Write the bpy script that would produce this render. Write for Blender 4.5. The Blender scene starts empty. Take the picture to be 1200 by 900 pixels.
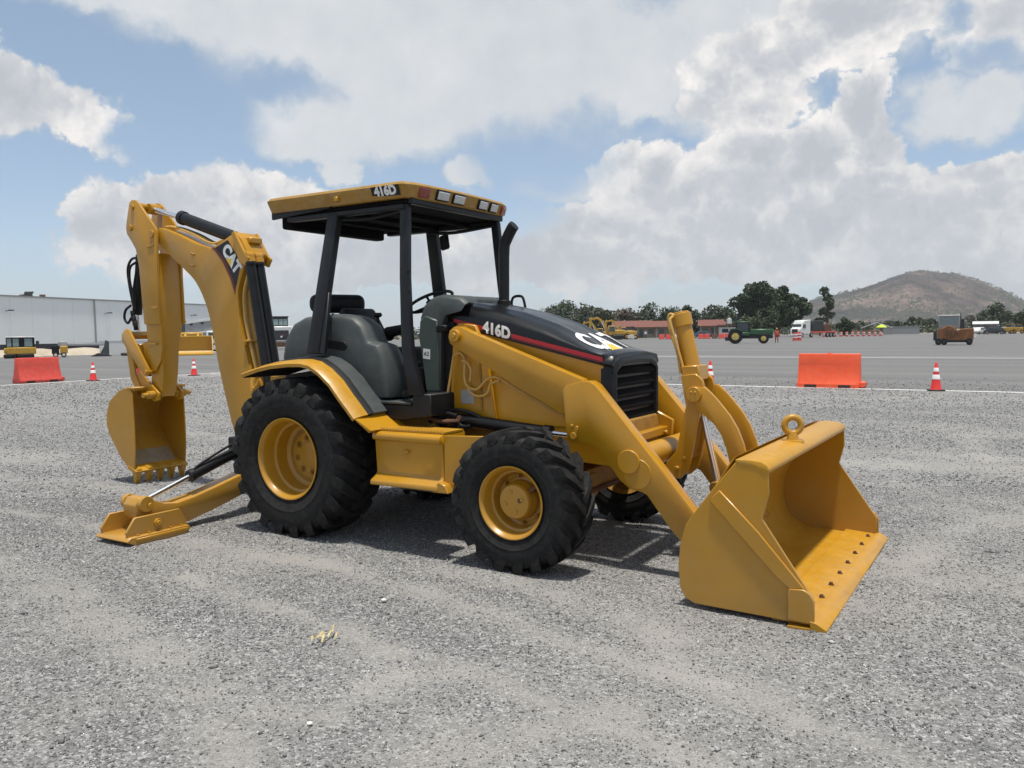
import bpy, bmesh, math, random
import numpy as np
from mathutils import Vector, Matrix, noise as mnoise
PI = math.pi
sc = bpy.context.scene
C = sc.collection

# ---------------------------------------------------------------- camera
cam_d = bpy.data.cameras.new('camera'); cam = bpy.data.objects.new('camera', cam_d); C.objects.link(cam)
CAM = Vector((5.09255, -5.76096, 1.65113))
VD = Vector((-0.529673, 0.845928, -0.062064)); VR = Vector((0.847927, 0.529946, -0.013333)); VU = Vector((-0.021612, 0.059688, 0.997983))
M = Matrix((VR, VU, -VD)).transposed().to_4x4(); M.translation = CAM
cam.matrix_world = M
cam_d.sensor_width = 36; cam_d.lens = 964.78 / 1200 * 36; cam_d.clip_start = 0.05; cam_d.clip_end = 30000
sc.camera = cam
YAW = math.atan2(VD.y, VD.x)            # heading of the view, used to state bearings

# ---------------------------------------------------------------- light
SUN_DIR = Vector((0.10, -0.09, 1.0)).normalized()      # towards the sun
sl = bpy.data.lights.new('sun', 'SUN'); so = bpy.data.objects.new('sun', sl); C.objects.link(so)
sl.energy = 4.3; sl.angle = math.radians(3.0); sl.color = (1.0, 0.95, 0.87)
so.rotation_euler = SUN_DIR.to_track_quat('Z', 'Y').to_euler()
sc.view_settings.view_transform = 'Standard'; sc.view_settings.look = 'None'; sc.view_settings.exposure = 0.10; sc.view_settings.gamma = 1.0
sc.cycles.max_bounces = 8

# ---------------------------------------------------------------- sky
w = bpy.data.worlds.new('World'); sc.world = w; w.use_nodes = True
nt = w.node_tree; N = nt.nodes; L = nt.links
for n in list(N): N.remove(n)
def nd(t, **k):
    n = N.new(t)
    for a, b in k.items(): setattr(n, a, b)
    return n
def mth(op, a, b=None, c=None, clamp=False):
    n = nd('ShaderNodeMath', operation=op, use_clamp=clamp)
    for i, v in enumerate((a, b, c)):
        if v is None: continue
        if isinstance(v, (int, float)): n.inputs[i].default_value = v
        else: L.new(v, n.inputs[i])
    return n.outputs[0]
def vm(op, a, b=None, out=0):
    n = nd('ShaderNodeVectorMath', operation=op)
    for i, v in enumerate((a, b)):
        if v is None: continue
        if isinstance(v, (tuple, list)): n.inputs[i].default_value = v
        else: L.new(v, n.inputs[i])
    return n.outputs[out]
tc = nd('ShaderNodeTexCoord'); D = tc.outputs['Generated']
fwd = Vector((VD.x, VD.y, 0)).normalized(); rgt = Vector((VR.x, VR.y, 0)).normalized()
az = mth('ARCTAN2', vm('DOT_PRODUCT', D, tuple(rgt), 1), vm('DOT_PRODUCT', D, tuple(fwd), 1))
el = mth('ARCSINE', vm('DOT_PRODUCT', D, (0, 0, 1), 1))
cmb = nd('ShaderNodeCombineXYZ'); L.new(az, cmb.inputs[0]); L.new(el, cmb.inputs[1]); AE = cmb.outputs[0]
def tex(vec, scale, det=6, rough=0.55, off=(0, 0, 0), stretch=(1, 1, 1)):
    v = vm('ADD', vm('MULTIPLY', vec, stretch), off)
    n = nd('ShaderNodeTexNoise'); L.new(v, n.inputs['Vector'])
    n.inputs['Scale'].default_value = scale; n.inputs['Detail'].default_value = det; n.inputs['Roughness'].default_value = rough
    return n.outputs['Fac'], n.outputs['Color']
# the puffs are billowed by warping the directions with noise
_, wc = tex(D, 9, 6, 0.6)
warp = vm('MULTIPLY', vm('SUBTRACT', wc, (0.5, 0.5, 0.5)), (0.15, 0.11, 0))
AEw = vm('ADD', AE, warp)
def ang(u, v):
    a = math.atan((u - 600) / 965); return a, math.atan((389 - v) / 965 * math.cos(a))
def blob(u, v, ru, rv, h=1.0):
    a, e = ang(u, v); s = math.cos(a) ** 2
    q = vm('LENGTH', vm('MULTIPLY', vm('SUBTRACT', AEw, (a, e, 0)), (965 / ru / s, 965 / rv, 0)), None, 1)
    return mth('MULTIPLY', mth('SUBTRACT', 1.0, q), h)
def union(bl):
    r = None
    for b in bl:
        o = blob(*b)
        r = o if r is None else mth('MAXIMUM', r, o)
    return r
# sheets of high pale cloud (soft) and heaped cumulus (crisp)
soft = union([(330, 20, 230, 62), (500, 60, 230, 105), (660, 70, 200, 110), (420, 140, 140, 48), (350, 160, 80, 30), (900, 40, 300, 80), (1140, 140, 100, 42), (860, 120, 90, 60), (680, 212, 70, 20), (120, -30, 260, 40), (760, 120, 70, 60), (590, 152, 26, 34), (540, 203, 34, 20), (393, 190, 22, 18)])
cum = union([(40, 125, 100, 42), (110, 138, 76, 34), (0, 105, 50, 46), (215, 236, 90, 36), (290, 222, 84, 34), (140, 252, 66, 32), (340, 240, 70, 34), (240, 275, 190, 44), (470, 310, 200, 46),
             (1000, 34, 150, 36), (1150, 44, 90, 50), (900, 78, 130, 34), (860, 130, 60, 28),
             (735, 192, 34, 22), (770, 215, 70, 36), (700, 258, 60, 28), (820, 240, 110, 50), (870, 190, 60, 34), (1010, 150, 44, 40), (960, 200, 90, 46), (1040, 200, 50, 44), (1060, 240, 80, 44),
             (1155, 218, 54, 20), (1140, 255, 110, 34), (900, 290, 290, 60), (1120, 300, 240, 60), (640, 300, 110, 34)])
hole = union([(1095, 45, 30, 34, 1), (1150, 90, 90, 22, 1), (250, 130, 90, 60), (200, 170, 60, 30), (330, 110, 80, 24), (640, 180, 100, 50), (600, 250, 80, 30), (1110, 180, 50, 16), (760, 160, 40, 14)])
nz, _ = tex(D, 5.5, 8, 0.62)
nzf, _ = tex(D, 16, 6, 0.6, (3.1, 0.4, 7.7))
up_s = vm('NORMALIZE', vm('ADD', D, (0.004, -0.008, 0.030)))
nz2, _ = tex(up_s, 5.5, 8, 0.62)
nzf2, _ = tex(up_s, 16, 6, 0.6, (3.1, 0.4, 7.7))
def billow(vec, scale, det):
    n = nd('ShaderNodeTexVoronoi', feature='F1', normalize=True); L.new(vec, n.inputs['Vector']); n.inputs['Scale'].default_value = scale
    n.inputs['Detail'].default_value = det; n.inputs['Roughness'].default_value = 0.62; n.inputs['Lacunarity'].default_value = 2.3
    return n.outputs['Distance']
wv = vm('MULTIPLY', vm('SUBTRACT', wc, (0.5, 0.5, 0.5)), (0.10, 0.10, 0.10))
bl1 = billow(vm('ADD', D, wv), 8.5, 3.0); bl2 = billow(vm('ADD', up_s, wv), 8.5, 3.0)
def ss(x, a, b):
    n = nd('ShaderNodeMapRange', interpolation_type='SMOOTHSTEP')
    L.new(x, n.inputs['Value']); n.inputs['From Min'].default_value = a; n.inputs['From Max'].default_value = b
    return n.outputs['Result']
cd = mth('ADD', cum, mth('ADD', mth('MULTIPLY', mth('SUBTRACT', nz, 0.5), 0.8), mth('MULTIPLY', mth('SUBTRACT', 0.36, bl1), 1.7)))
sd = mth('ADD', soft, mth('MULTIPLY', mth('SUBTRACT', nz, 0.5), 1.5))
# outside the framed part the same broken cloud goes on all round
wide = ss(mth('MAXIMUM', mth('ABSOLUTE', az), mth('MULTIPLY', el, 1.55)), 0.60, 0.80)
gen, _ = tex(D, 3.2, 8, 0.6, (5, 2, 1))
genm = ss(gen, 0.42, 0.60)
cm = mth('MULTIPLY', ss(cd, -0.02, 0.22), mth('SUBTRACT', 1.0, wide))
sm = mth('MULTIPLY', mth('MULTIPLY', ss(sd, -0.08, 0.42), 0.92), mth('SUBTRACT', 1.0, wide))
hm = mth('MULTIPLY', ss(mth('ADD', hole, mth('MULTIPLY', mth('SUBTRACT', nz, 0.5), 1.6)), -0.15, 0.75), mth('SUBTRACT', 1.0, wide))
sm = mth('MULTIPLY', sm, mth('SUBTRACT', 1.0, mth('MULTIPLY', hm, 0.9)))
cm = mth('MULTIPLY', cm, mth('SUBTRACT', 1.0, mth('MULTIPLY', hm, 0.8)))
lit = mth('ADD', mth('MULTIPLY', mth('SUBTRACT', nz, nz2), 2.0), mth('MULTIPLY', mth('SUBTRACT', bl2, bl1), 2.5))
edge = ss(cd, 1.15, 0.05)
shade = mth('ADD', mth('ADD', 0.16, mth('MULTIPLY', lit, 1.25)), mth('MULTIPLY', edge, 0.52), clamp=True)
def ramp(x, stops):
    n = nd('ShaderNodeValToRGB'); L.new(x, n.inputs[0]); cr = n.color_ramp
    while len(cr.elements) < len(stops): cr.elements.new(0.5)
    for e, (p, c) in zip(cr.elements, stops): e.position = p; e.color = (*c, 1)
    return n.outputs[0]
def mixc(f, a, b):
    n = nd('ShaderNodeMix', data_type='RGBA')
    for i, v in ((0, f), (6, a), (7, b)):
        if isinstance(v, (int, float)): n.inputs[i].default_value = v
        elif isinstance(v, tuple): n.inputs[i].default_value = (*v, 1)
        else: L.new(v, n.inputs[i])
    return n.outputs[2]
cumc = ramp(shade, [(0.0, (0.50, 0.52, 0.565)), (0.35, (0.60, 0.61, 0.635)), (0.60, (0.76, 0.75, 0.745)), (1.0, (1.0, 0.95, 0.91))])
softc = ramp(mth('ADD', mth('MULTIPLY', nzf, 0.5), mth('MULTIPLY', gen, 0.5)), [(0.36, (0.62, 0.645, 0.67)), (0.64, (0.80, 0.80, 0.80))])
cc = mixc(mth('MULTIPLY', wide, 1.0), mixc(cm, softc, cumc), softc)
cover = mth('MAXIMUM', mth('MAXIMUM', cm, sm), mth('MULTIPLY', genm, mth('MULTIPLY', wide, 0.85)))
# pale haze towards the horizon
hz = mth('POWER', 2.718, mth('MULTIPLY', mth('MAXIMUM', el, 0.0), -7.0))
hzc = (0.52, 0.55, 0.59)
cc1 = mixc(cover, (0.37, 0.47, 0.53), cc)
cc2 = mixc(mth('MULTIPLY', hz, 0.80, clamp=True), cc1, hzc)
cov2 = mth('MAXIMUM', mth('ADD', mth('MULTIPLY', cover, 0.55), 0.43), mth('MULTIPLY', hz, 0.97), clamp=True)
sky = nd('ShaderNodeTexSky', sky_type='NISHITA'); sky.sun_disc = False
sky.sun_elevation = math.asin(SUN_DIR.z); sky.sun_rotation = math.atan2(SUN_DIR.x, SUN_DIR.y)
sky.air_density = 1.0; sky.dust_density = 1.2; sky.ozone_density = 1.0; sky.altitude = 2200
b1 = nd('ShaderNodeBackground'); L.new(sky.outputs[0], b1.inputs[0]); b1.inputs[1].default_value = 0.15
b2 = nd('ShaderNodeBackground'); L.new(cc2, b2.inputs[0]); b2.inputs[1].default_value = 1.0
mx = nd('ShaderNodeMixShader'); L.new(cov2, mx.inputs[0]); L.new(b1.outputs[0], mx.inputs[1]); L.new(b2.outputs[0], mx.inputs[2])
wo = nd('ShaderNodeOutputWorld'); L.new(mx.outputs[0], wo.inputs[0])

# ---------------------------------------------------------------- materials
def mat(name, col, rough=0.5, metal=0.0, var=0.06, vscale=3.0, bump=0.0, bscale=60.0, dust=None, dust_amt=0.0, coat=0.0, spec=0.5, low=0.0, chips=0.0):
    m = bpy.data.materials.new(name); m.use_nodes = True; t = m.node_tree; n = t.nodes; l = t.links
    b = n['Principled BSDF']; b.inputs['Roughness'].default_value = rough; b.inputs['Metallic'].default_value = metal
    b.inputs['Specular IOR Level'].default_value = spec
    if coat: b.inputs['Coat Weight'].default_value = coat; b.inputs['Coat Roughness'].default_value = 0.15
    g = n.new('ShaderNodeNewGeometry') if False else n.new('ShaderNodeTexCoord')
    nz = n.new('ShaderNodeTexNoise'); nz.inputs['Scale'].default_value = vscale; nz.inputs['Detail'].default_value = 6; nz.inputs['Roughness'].default_value = 0.65
    l.new(g.outputs['Object'], nz.inputs['Vector'])
    r = n.new('ShaderNodeValToRGB'); r.color_ramp.elements[0].position = 0.3; r.color_ramp.elements[1].position = 0.7
    r.color_ramp.elements[0].color = (*[c * (1 - var) for c in col], 1); r.color_ramp.elements[1].color = (*[min(1, c * (1 + var)) for c in col], 1)
    l.new(nz.outputs['Fac'], r.inputs[0]); out = r.outputs[0]
    if dust:
        nz2 = n.new('ShaderNodeTexNoise'); nz2.inputs['Scale'].default_value = vscale * 3.1; nz2.inputs['Detail'].default_value = 8; nz2.inputs['Roughness'].default_value = 0.7
        l.new(g.outputs['Object'], nz2.inputs['Vector'])
        mr = n.new('ShaderNodeMapRange'); mr.inputs['From Min'].default_value = 0.42; mr.inputs['From Max'].default_value = 0.72; mr.inputs['To Max'].default_value = dust_amt
        l.new(nz2.outputs['Fac'], mr.inputs['Value'])
        mxx = n.new('ShaderNodeMix'); mxx.data_type = 'RGBA'; l.new(mr.outputs[0], mxx.inputs[0]); l.new(out, mxx.inputs[6]); mxx.inputs[7].default_value = (*dust, 1)
        out = mxx.outputs[2]
        if low:   # road dust thrown up onto the lowest half metre
            gz = n.new('ShaderNodeNewGeometry'); sz = n.new('ShaderNodeSeparateXYZ'); l.new(gz.outputs['Position'], sz.inputs[0])
            m1 = n.new('ShaderNodeMapRange'); m1.inputs['From Min'].default_value = 0.75; m1.inputs['From Max'].default_value = 0.0; m1.inputs['To Max'].default_value = low; l.new(sz.outputs[2], m1.inputs['Value'])
            m2 = n.new('ShaderNodeMath'); m2.operation = 'MULTIPLY'; l.new(m1.outputs[0], m2.inputs[0]); l.new(nz2.outputs['Fac'], m2.inputs[1])
            m3 = n.new('ShaderNodeMix'); m3.data_type = 'RGBA'; l.new(m2.outputs[0], m3.inputs[0]); l.new(out, m3.inputs[6]); m3.inputs[7].default_value = (0.30, 0.25, 0.19, 1); out = m3.outputs[2]
    if chips:   # small knocks through the paint
        nc = n.new('ShaderNodeTexNoise'); nc.inputs['Scale'].default_value = 26; nc.inputs['Detail'].default_value = 7; nc.inputs['Roughness'].default_value = 0.75; l.new(g.outputs['Object'], nc.inputs['Vector'])
        m4 = n.new('ShaderNodeMapRange'); m4.inputs['From Min'].default_value = 0.66; m4.inputs['From Max'].default_value = 0.70; m4.inputs['To Max'].default_value = chips; l.new(nc.outputs['Fac'], m4.inputs['Value'])
        m5 = n.new('ShaderNodeMix'); m5.data_type = 'RGBA'; l.new(m4.outputs[0], m5.inputs[0]); l.new(out, m5.inputs[6]); m5.inputs[7].default_value = (0.14, 0.075, 0.035, 1); out = m5.outputs[2]
    l.new(out, b.inputs['Base Color'])
    rr = n.new('ShaderNodeMapRange'); rr.inputs['To Min'].default_value = max(0.02, rough - 0.07); rr.inputs['To Max'].default_value = min(1, rough + 0.1)
    l.new(nz.outputs['Fac'], rr.inputs['Value']); l.new(rr.outputs[0], b.inputs['Roughness'])
    if bump:
        nb = n.new('ShaderNodeTexNoise'); nb.inputs['Scale'].default_value = bscale; nb.inputs['Detail'].default_value = 4
        l.new(g.outputs['Object'], nb.inputs['Vector'])
        bp = n.new('ShaderNodeBump'); bp.inputs['Strength'].default_value = bump; bp.inputs['Distance'].default_value = 0.01
        l.new(nb.outputs['Fac'], bp.inputs['Height']); l.new(bp.outputs[0], b.inputs['Normal'])
    return m
DUST = (0.42, 0.36, 0.28)
YEL = mat('yellow_paint', (0.47, 0.226, 0.006), 0.32, var=0.09, vscale=2.2, bump=0.05, bscale=25, dust=(0.46, 0.27, 0.05), dust_amt=0.25, low=0.4, chips=0.3, coat=0.25)
YEW = mat('worn_yellow_paint', (0.47, 0.230, 0.008), 0.36, var=0.10, vscale=5, bump=0.08, bscale=30, dust=(0.52, 0.34, 0.11), dust_amt=0.42, chips=0.7)
YRF = mat('brown_roof_paint', (0.34, 0.180, 0.022), 0.5, var=0.16, vscale=4, bump=0.08, bscale=30, dust=(0.44, 0.32, 0.17), dust_amt=0.5, chips=0.7)  # darker, browner yellow for the roof panel
YED = mat('dirty_yellow_paint', (0.36, 0.185, 0.020), 0.6, var=0.25, vscale=6, bump=0.1, bscale=40, dust=(0.14, 0.08, 0.03), dust_amt=0.6)
YIN = mat('scraped_bucket_steel', (0.30, 0.22, 0.12), 0.6, var=0.3, vscale=5, bump=0.1, bscale=30, dust=(0.34, 0.31, 0.27), dust_amt=0.8)
LIN_R = mat('matt_black_liner', (0.008, 0.008, 0.009), 0.9, var=0.2, spec=0.08)
BLK = mat('black_paint', (0.009, 0.010, 0.012), 0.42, var=0.2, vscale=3, dust=(0.05, 0.046, 0.042), dust_amt=0.15, spec=0.32)
BLG = mat('gloss_black_hood', (0.006, 0.0065, 0.007), 0.24, var=0.15, vscale=2, dust=(0.035, 0.032, 0.028), dust_amt=0.15, spec=0.38)
PLG = mat('dark_grey_plastic', (0.048, 0.058, 0.058), 0.5, var=0.12, vscale=4, bump=0.12, bscale=160, dust=(0.14, 0.13, 0.12), dust_amt=0.25)
PLB = mat('black_plastic', (0.008, 0.008, 0.009), 0.55, var=0.2, vscale=4, bump=0.1, bscale=120, dust=(0.045, 0.042, 0.038), dust_amt=0.2, spec=0.25)
GRN = mat('green_grey_panel', (0.050, 0.072, 0.062), 0.45, var=0.12, vscale=3)
RUB = mat('tyre_rubber', (0.009, 0.0092, 0.0098), 0.75, var=0.25, vscale=7, bump=0.25, bscale=70, dust=(0.065, 0.058, 0.050), dust_amt=0.35, low=0.0, spec=0.3)
CHR = mat('chrome_rod', (0.88, 0.88, 0.88), 0.24, metal=1.0, var=0.03)
STL = mat('bare_steel', (0.30, 0.28, 0.26), 0.4, metal=0.9, var=0.2)
RST = mat('rusty_brown', (0.12, 0.055, 0.028), 0.8, var=0.35, vscale=8, bump=0.2)
WHT = mat('white_vinyl', (0.78, 0.78, 0.77), 0.4, var=0.02)
RED = mat('red_vinyl', (0.42, 0.016, 0.03), 0.35, var=0.05)
DRD = mat('dark_red_vinyl', (0.13, 0.01, 0.014), 0.4, var=0.05)
YVN = mat('yellow_vinyl', (0.75, 0.50, 0.03), 0.4, var=0.03)
LNS = mat('red_lens', (0.22, 0.028, 0.018), 0.2, var=0.1, coat=0.6)
LMP = mat('lamp_glass', (0.55, 0.56, 0.56), 0.12, var=0.25, vscale=60, bump=0.4, bscale=90, coat=0.8)
SIL = mat('silver_label', (0.42, 0.44, 0.47), 0.3, metal=0.4, var=0.15, vscale=20)
HOS = mat('tan_painted_hose', (0.60, 0.36, 0.09), 0.5, var=0.12, vscale=8)

# ---------------------------------------------------------------- mesh helper
AX = {'x': 0, 'y': 1, 'z': 2}
class G:
    def __init__(s): s.b = bmesh.new()
    def poly(s, rings, close=True, caps=True):
        """loft a list of rings (lists of 3-D points)"""
        vs = [[s.b.verts.new(p) for p in r] for r in rings]; n = len(vs[0])
        for a, b in zip(vs, vs[1:]):
            for i in range(n if close else n - 1):
                j = (i + 1) % n
                try: s.b.faces.new((a[i], a[j], b[j], b[i]))
                except ValueError: pass
        if caps and close:
            for r in (vs[0], vs[-1]):
                try: s.b.faces.new(r)
                except ValueError: pass
        return s
    def box(s, x0, x1, y0, y1, z0, z1):
        return s.poly([[(x0, y0, z0), (x1, y0, z0), (x1, y1, z0), (x0, y1, z0)], [(x0, y0, z1), (x1, y0, z1), (x1, y1, z1), (x0, y1, z1)]])
    def prism(s, pts, a0, a1, ax='y', pts2=None):
        k = AX[ax]
        def q(p, a):
            v = list(p); v.insert(k, a); return tuple(v)
        return s.poly([[q(p, a0) for p in pts], [q(p, a1) for p in (pts2 or pts)]])
    def obox(s, c, d1, d2, d3):
        """box given by centre and three half-axis vectors"""
        c, d1, d2, d3 = map(Vector, (c, d1, d2, d3))
        f = lambda k: [tuple(c + a * d1 + b * d2 + k * d3) for a, b in ((-1, -1), (1, -1), (1, 1), (-1, 1))]
        return s.poly([f(-1), f(1)])
    def frame(s, d):
        d = Vector(d).normalized(); u = d.cross(Vector((0, 0, 1)))
        if u.length < 1e-3: u = Vector((1, 0, 0))
        u.normalize(); return u, d.cross(u)
    def cyl(s, p0, p1, r0, r1=None, n=24):
        p0, p1 = Vector(p0), Vector(p1); u, v = s.frame(p1 - p0); r1 = r0 if r1 is None else r1
        ring = lambda p, r: [tuple(p + r * (math.cos(t * 2 * PI / n) * u + math.sin(t * 2 * PI / n) * v)) for t in range(n)]
        return s.poly([ring(p0, r0), ring(p1, r1)])
    def lathe(s, prof, c=(0, 0, 0), ax='y', n=48, closed=False, caps=None):
        """prof: list of (a, r) along the axis"""
        c = Vector(c); k = AX[ax]; rings = []
        for a, r in prof:
            ring = []
            for t in range(n):
                co, si = math.cos(2 * PI * t / n) * r, math.sin(2 * PI * t / n) * r
                v = [co, si]; v.insert(k, a); ring.append(tuple(c + Vector(v)))
            rings.append(ring)
        if closed: rings.append(rings[0])
        return s.poly(rings, caps=(not closed) if caps is None else caps)
    def tube(s, path, r, n=8, smooth=3):
        P = [Vector(p) for p in path]
        if smooth and len(P) > 2:
            Q = [P[0] * 2 - P[1]] + P + [P[-1] * 2 - P[-2]]; R = []
            for i in range(1, len(Q) - 2):
                for t in range(smooth):
                    t = t / smooth; a, b, c_, d = Q[i - 1:i + 3]
                    R.append(0.5 * ((2 * b) + (c_ - a) * t + (2 * a - 5 * b + 4 * c_ - d) * t * t + (3 * b - a - 3 * c_ + d) * t ** 3))
            R.append(P[-1]); P = R
        rings = []; u = None
        for i, p in enumerate(P):
            d = (P[min(i + 1, len(P) - 1)] - P[max(i - 1, 0)]).normalized()
            if u is None: u, v = s.frame(d)
            else:
                u = (u - d * u.dot(d)).normalized(); v = d.cross(u)
            rr = r[min(i, len(r) - 1)] if isinstance(r, (list, tuple)) else r
            rings.append([tuple(p + rr * (math.cos(t * 2 * PI / n) * u + math.sin(t * 2 * PI / n) * v)) for t in range(n)])
        return s.poly(rings)
    def bevel(s, off, seg=1, ang=30):
        s.b.normal_update()
        es = [e for e in s.b.edges if len(e.link_faces) == 2 and e.calc_face_angle(0) > math.radians(ang)]
        bmesh.ops.bevel(s.b, geom=es, offset=off, segments=seg, affect='EDGES', clamp_overlap=True, profile=0.5)
        return s
    def done(s, name, m, parent=None, bev=0.0, seg=1, sharp=38, loc=None):
        bmesh.ops.remove_doubles(s.b, verts=s.b.verts, dist=1e-5)
        bmesh.ops.recalc_face_normals(s.b, faces=s.b.faces)
        if bev: s.bevel(bev, seg)
        s.b.normal_update()
        for f in s.b.faces: f.smooth = True
        for e in s.b.edges:
            if len(e.link_faces) == 2: e.smooth = e.calc_face_angle(0) < math.radians(sharp)
        me = bpy.data.meshes.new(name); s.b.to_mesh(me); s.b.free()
        me.materials.append(m)
        o = bpy.data.objects.new(name, me); C.objects.link(o)
        if parent: o.parent = parent
        if loc is not None: o.location = loc
        return o
def thing(name, label, cat, loc=(0, 0, 0), rz=0.0, group=None):
    o = bpy.data.objects.new(name, None); C.objects.link(o); o.location = loc; o.rotation_euler = (0, 0, rz)
    o['label'] = label; o['category'] = cat
    if group: o['group'] = group
    o.empty_display_size = 0.2
    return o
def tag(o, label, cat, group=None):
    o['label'] = label; o['category'] = cat
    if group: o['group'] = group
    return o
def struct(o): o['kind'] = 'structure'; return o
def dup(root, loc, rz=None, label=None, scale=None):
    def cp(o, par):
        c = o.copy(); C.objects.link(c)
        if par: c.parent = par
        for ch in o.children: cp(ch, c)
        return c
    r = cp(root, None); r.location = loc
    if rz is not None: r.rotation_euler = (0, 0, rz)
    if label: r['label'] = label
    if scale: r.scale = scale if isinstance(scale, tuple) else (scale,) * 3
    return r
def text(name, body, size, m, place, parent, bold=0.0, xs=1.0, shear=0.0, cuts=0):
    """flat lettering; place(x, y) gives the 3-D point (and thickness comes from a second skin 1.5 mm below)"""
    cu = bpy.data.curves.new('t', 'FONT'); cu.body = body; cu.size = size; cu.offset = bold; cu.shear = shear
    cu.align_x = 'CENTER'; cu.align_y = 'CENTER'; cu.resolution_u = 4; cu.space_character = 1.02
    o = bpy.data.objects.new('t', cu); C.objects.link(o); dg = bpy.context.evaluated_depsgraph_get(); dg.update()
    me = bpy.data.meshes.new_from_object(o.evaluated_get(dg)); bpy.data.objects.remove(o)
    b = bmesh.new(); b.from_mesh(me)
    bmesh.ops.remove_doubles(b, verts=b.verts, dist=1e-5)
    if cuts:
        for k in range(cuts):
            es = [e for e in b.edges if e.calc_length() > size * 0.12]
            if es: bmesh.ops.subdivide_edges(b, edges=es, cuts=1); bmesh.ops.triangulate(b, faces=b.faces)
    for v in b.verts: v.co = place(v.co.x * xs, v.co.y)
    b.to_mesh(me); b.free(); me.name = name; me.materials.clear(); me.materials.append(m)
    r = bpy.data.objects.new(name, me); C.objects.link(r)
    if parent: r.parent = parent
    return r
# ================================================================ backhoe loader
T = thing('backhoe_loader', 'large yellow backhoe loader with open black cab and lowered front bucket on the gravel', 'backhoe loader')

# ---- wheels
def make_tyre(R, W, rr, nl, lug_h, lw, parent, side):
    """R outer radius, W section width, rr rim radius; side -1: outer face towards -y"""
    g = G(); h = W / 2; rc = R - lug_h
    k = side
    prof = [(h * .72, rr - .01), (h * .80, rr + .012), (h * .90, rr + (rc - rr) * .22), (h * .945, rr + (rc - rr) * .33), (h * .945 + .004, rr + (rc - rr) * .345), (h * .95 + .004, rr + (rc - rr) * .365), (h * .956, rr + (rc - rr) * .38), (h * .985, rr + (rc - rr) * .5), (h * .98, rr + (rc - rr) * .68), (h * .90, rr + (rc - rr) * .86), (h * .76, rc - .012), (h * .45, rc), (0, rc + .004)]
    full = prof + [(-a, r) for a, r in reversed(prof[:-1])]
    # closed section: add the inner barrel
    full = [(k * a, r) for a, r in full]
    g.lathe(full + [(-k * h * .6, rr - .012), (k * h * .6, rr - .012)], n=72, closed=True)
    rnd = random.Random(nl)
    for s in (1, -1):
        for i in range(nl):
            p0 = 2 * PI * (i + (0.5 if s < 0 else 0)) / nl + rnd.uniform(-.006, .006)
            st = [(.925, rc - .150 * R, rc - .145 * R, -.03, .80), (.968, rc - .105 * R, rc - .085 * R, -.01, .88), (.972, rc - .085 * R, rc - .030 * R, .010, .95), (.92, rc - .07 * R, R - .022 * R, .035, 1.0), (.80, rc - .03, R - .004, .075, 1.05), (.50, rc - .02, R, .155, .95), (.22, rc - .02, R + .001, .235, .90), (-.04, rc - .02, R + .001, .28, .85)]
            rings = []
            for a, rb, rt, dp, wf in st:
                aa = k * s * h * a; tw = lw * wf / 2
                dp = dp * (0.655 / R) * .9
                def pt(r, off):
                    ph = p0 + dp + off / r
                    return (r * math.sin(ph), aa, r * math.cos(ph))
                rings.append([pt(rb, -tw * 1.25), pt(rb, tw * 1.25), pt(rt, tw), pt(rt, -tw)])
            g.poly(rings)
    return g.done('tyre', RUB, parent, bev=.0025, sharp=30)
def rim_lathe(prof, side, n=64): 
    return [(side * a, r) for a, r in prof]
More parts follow.
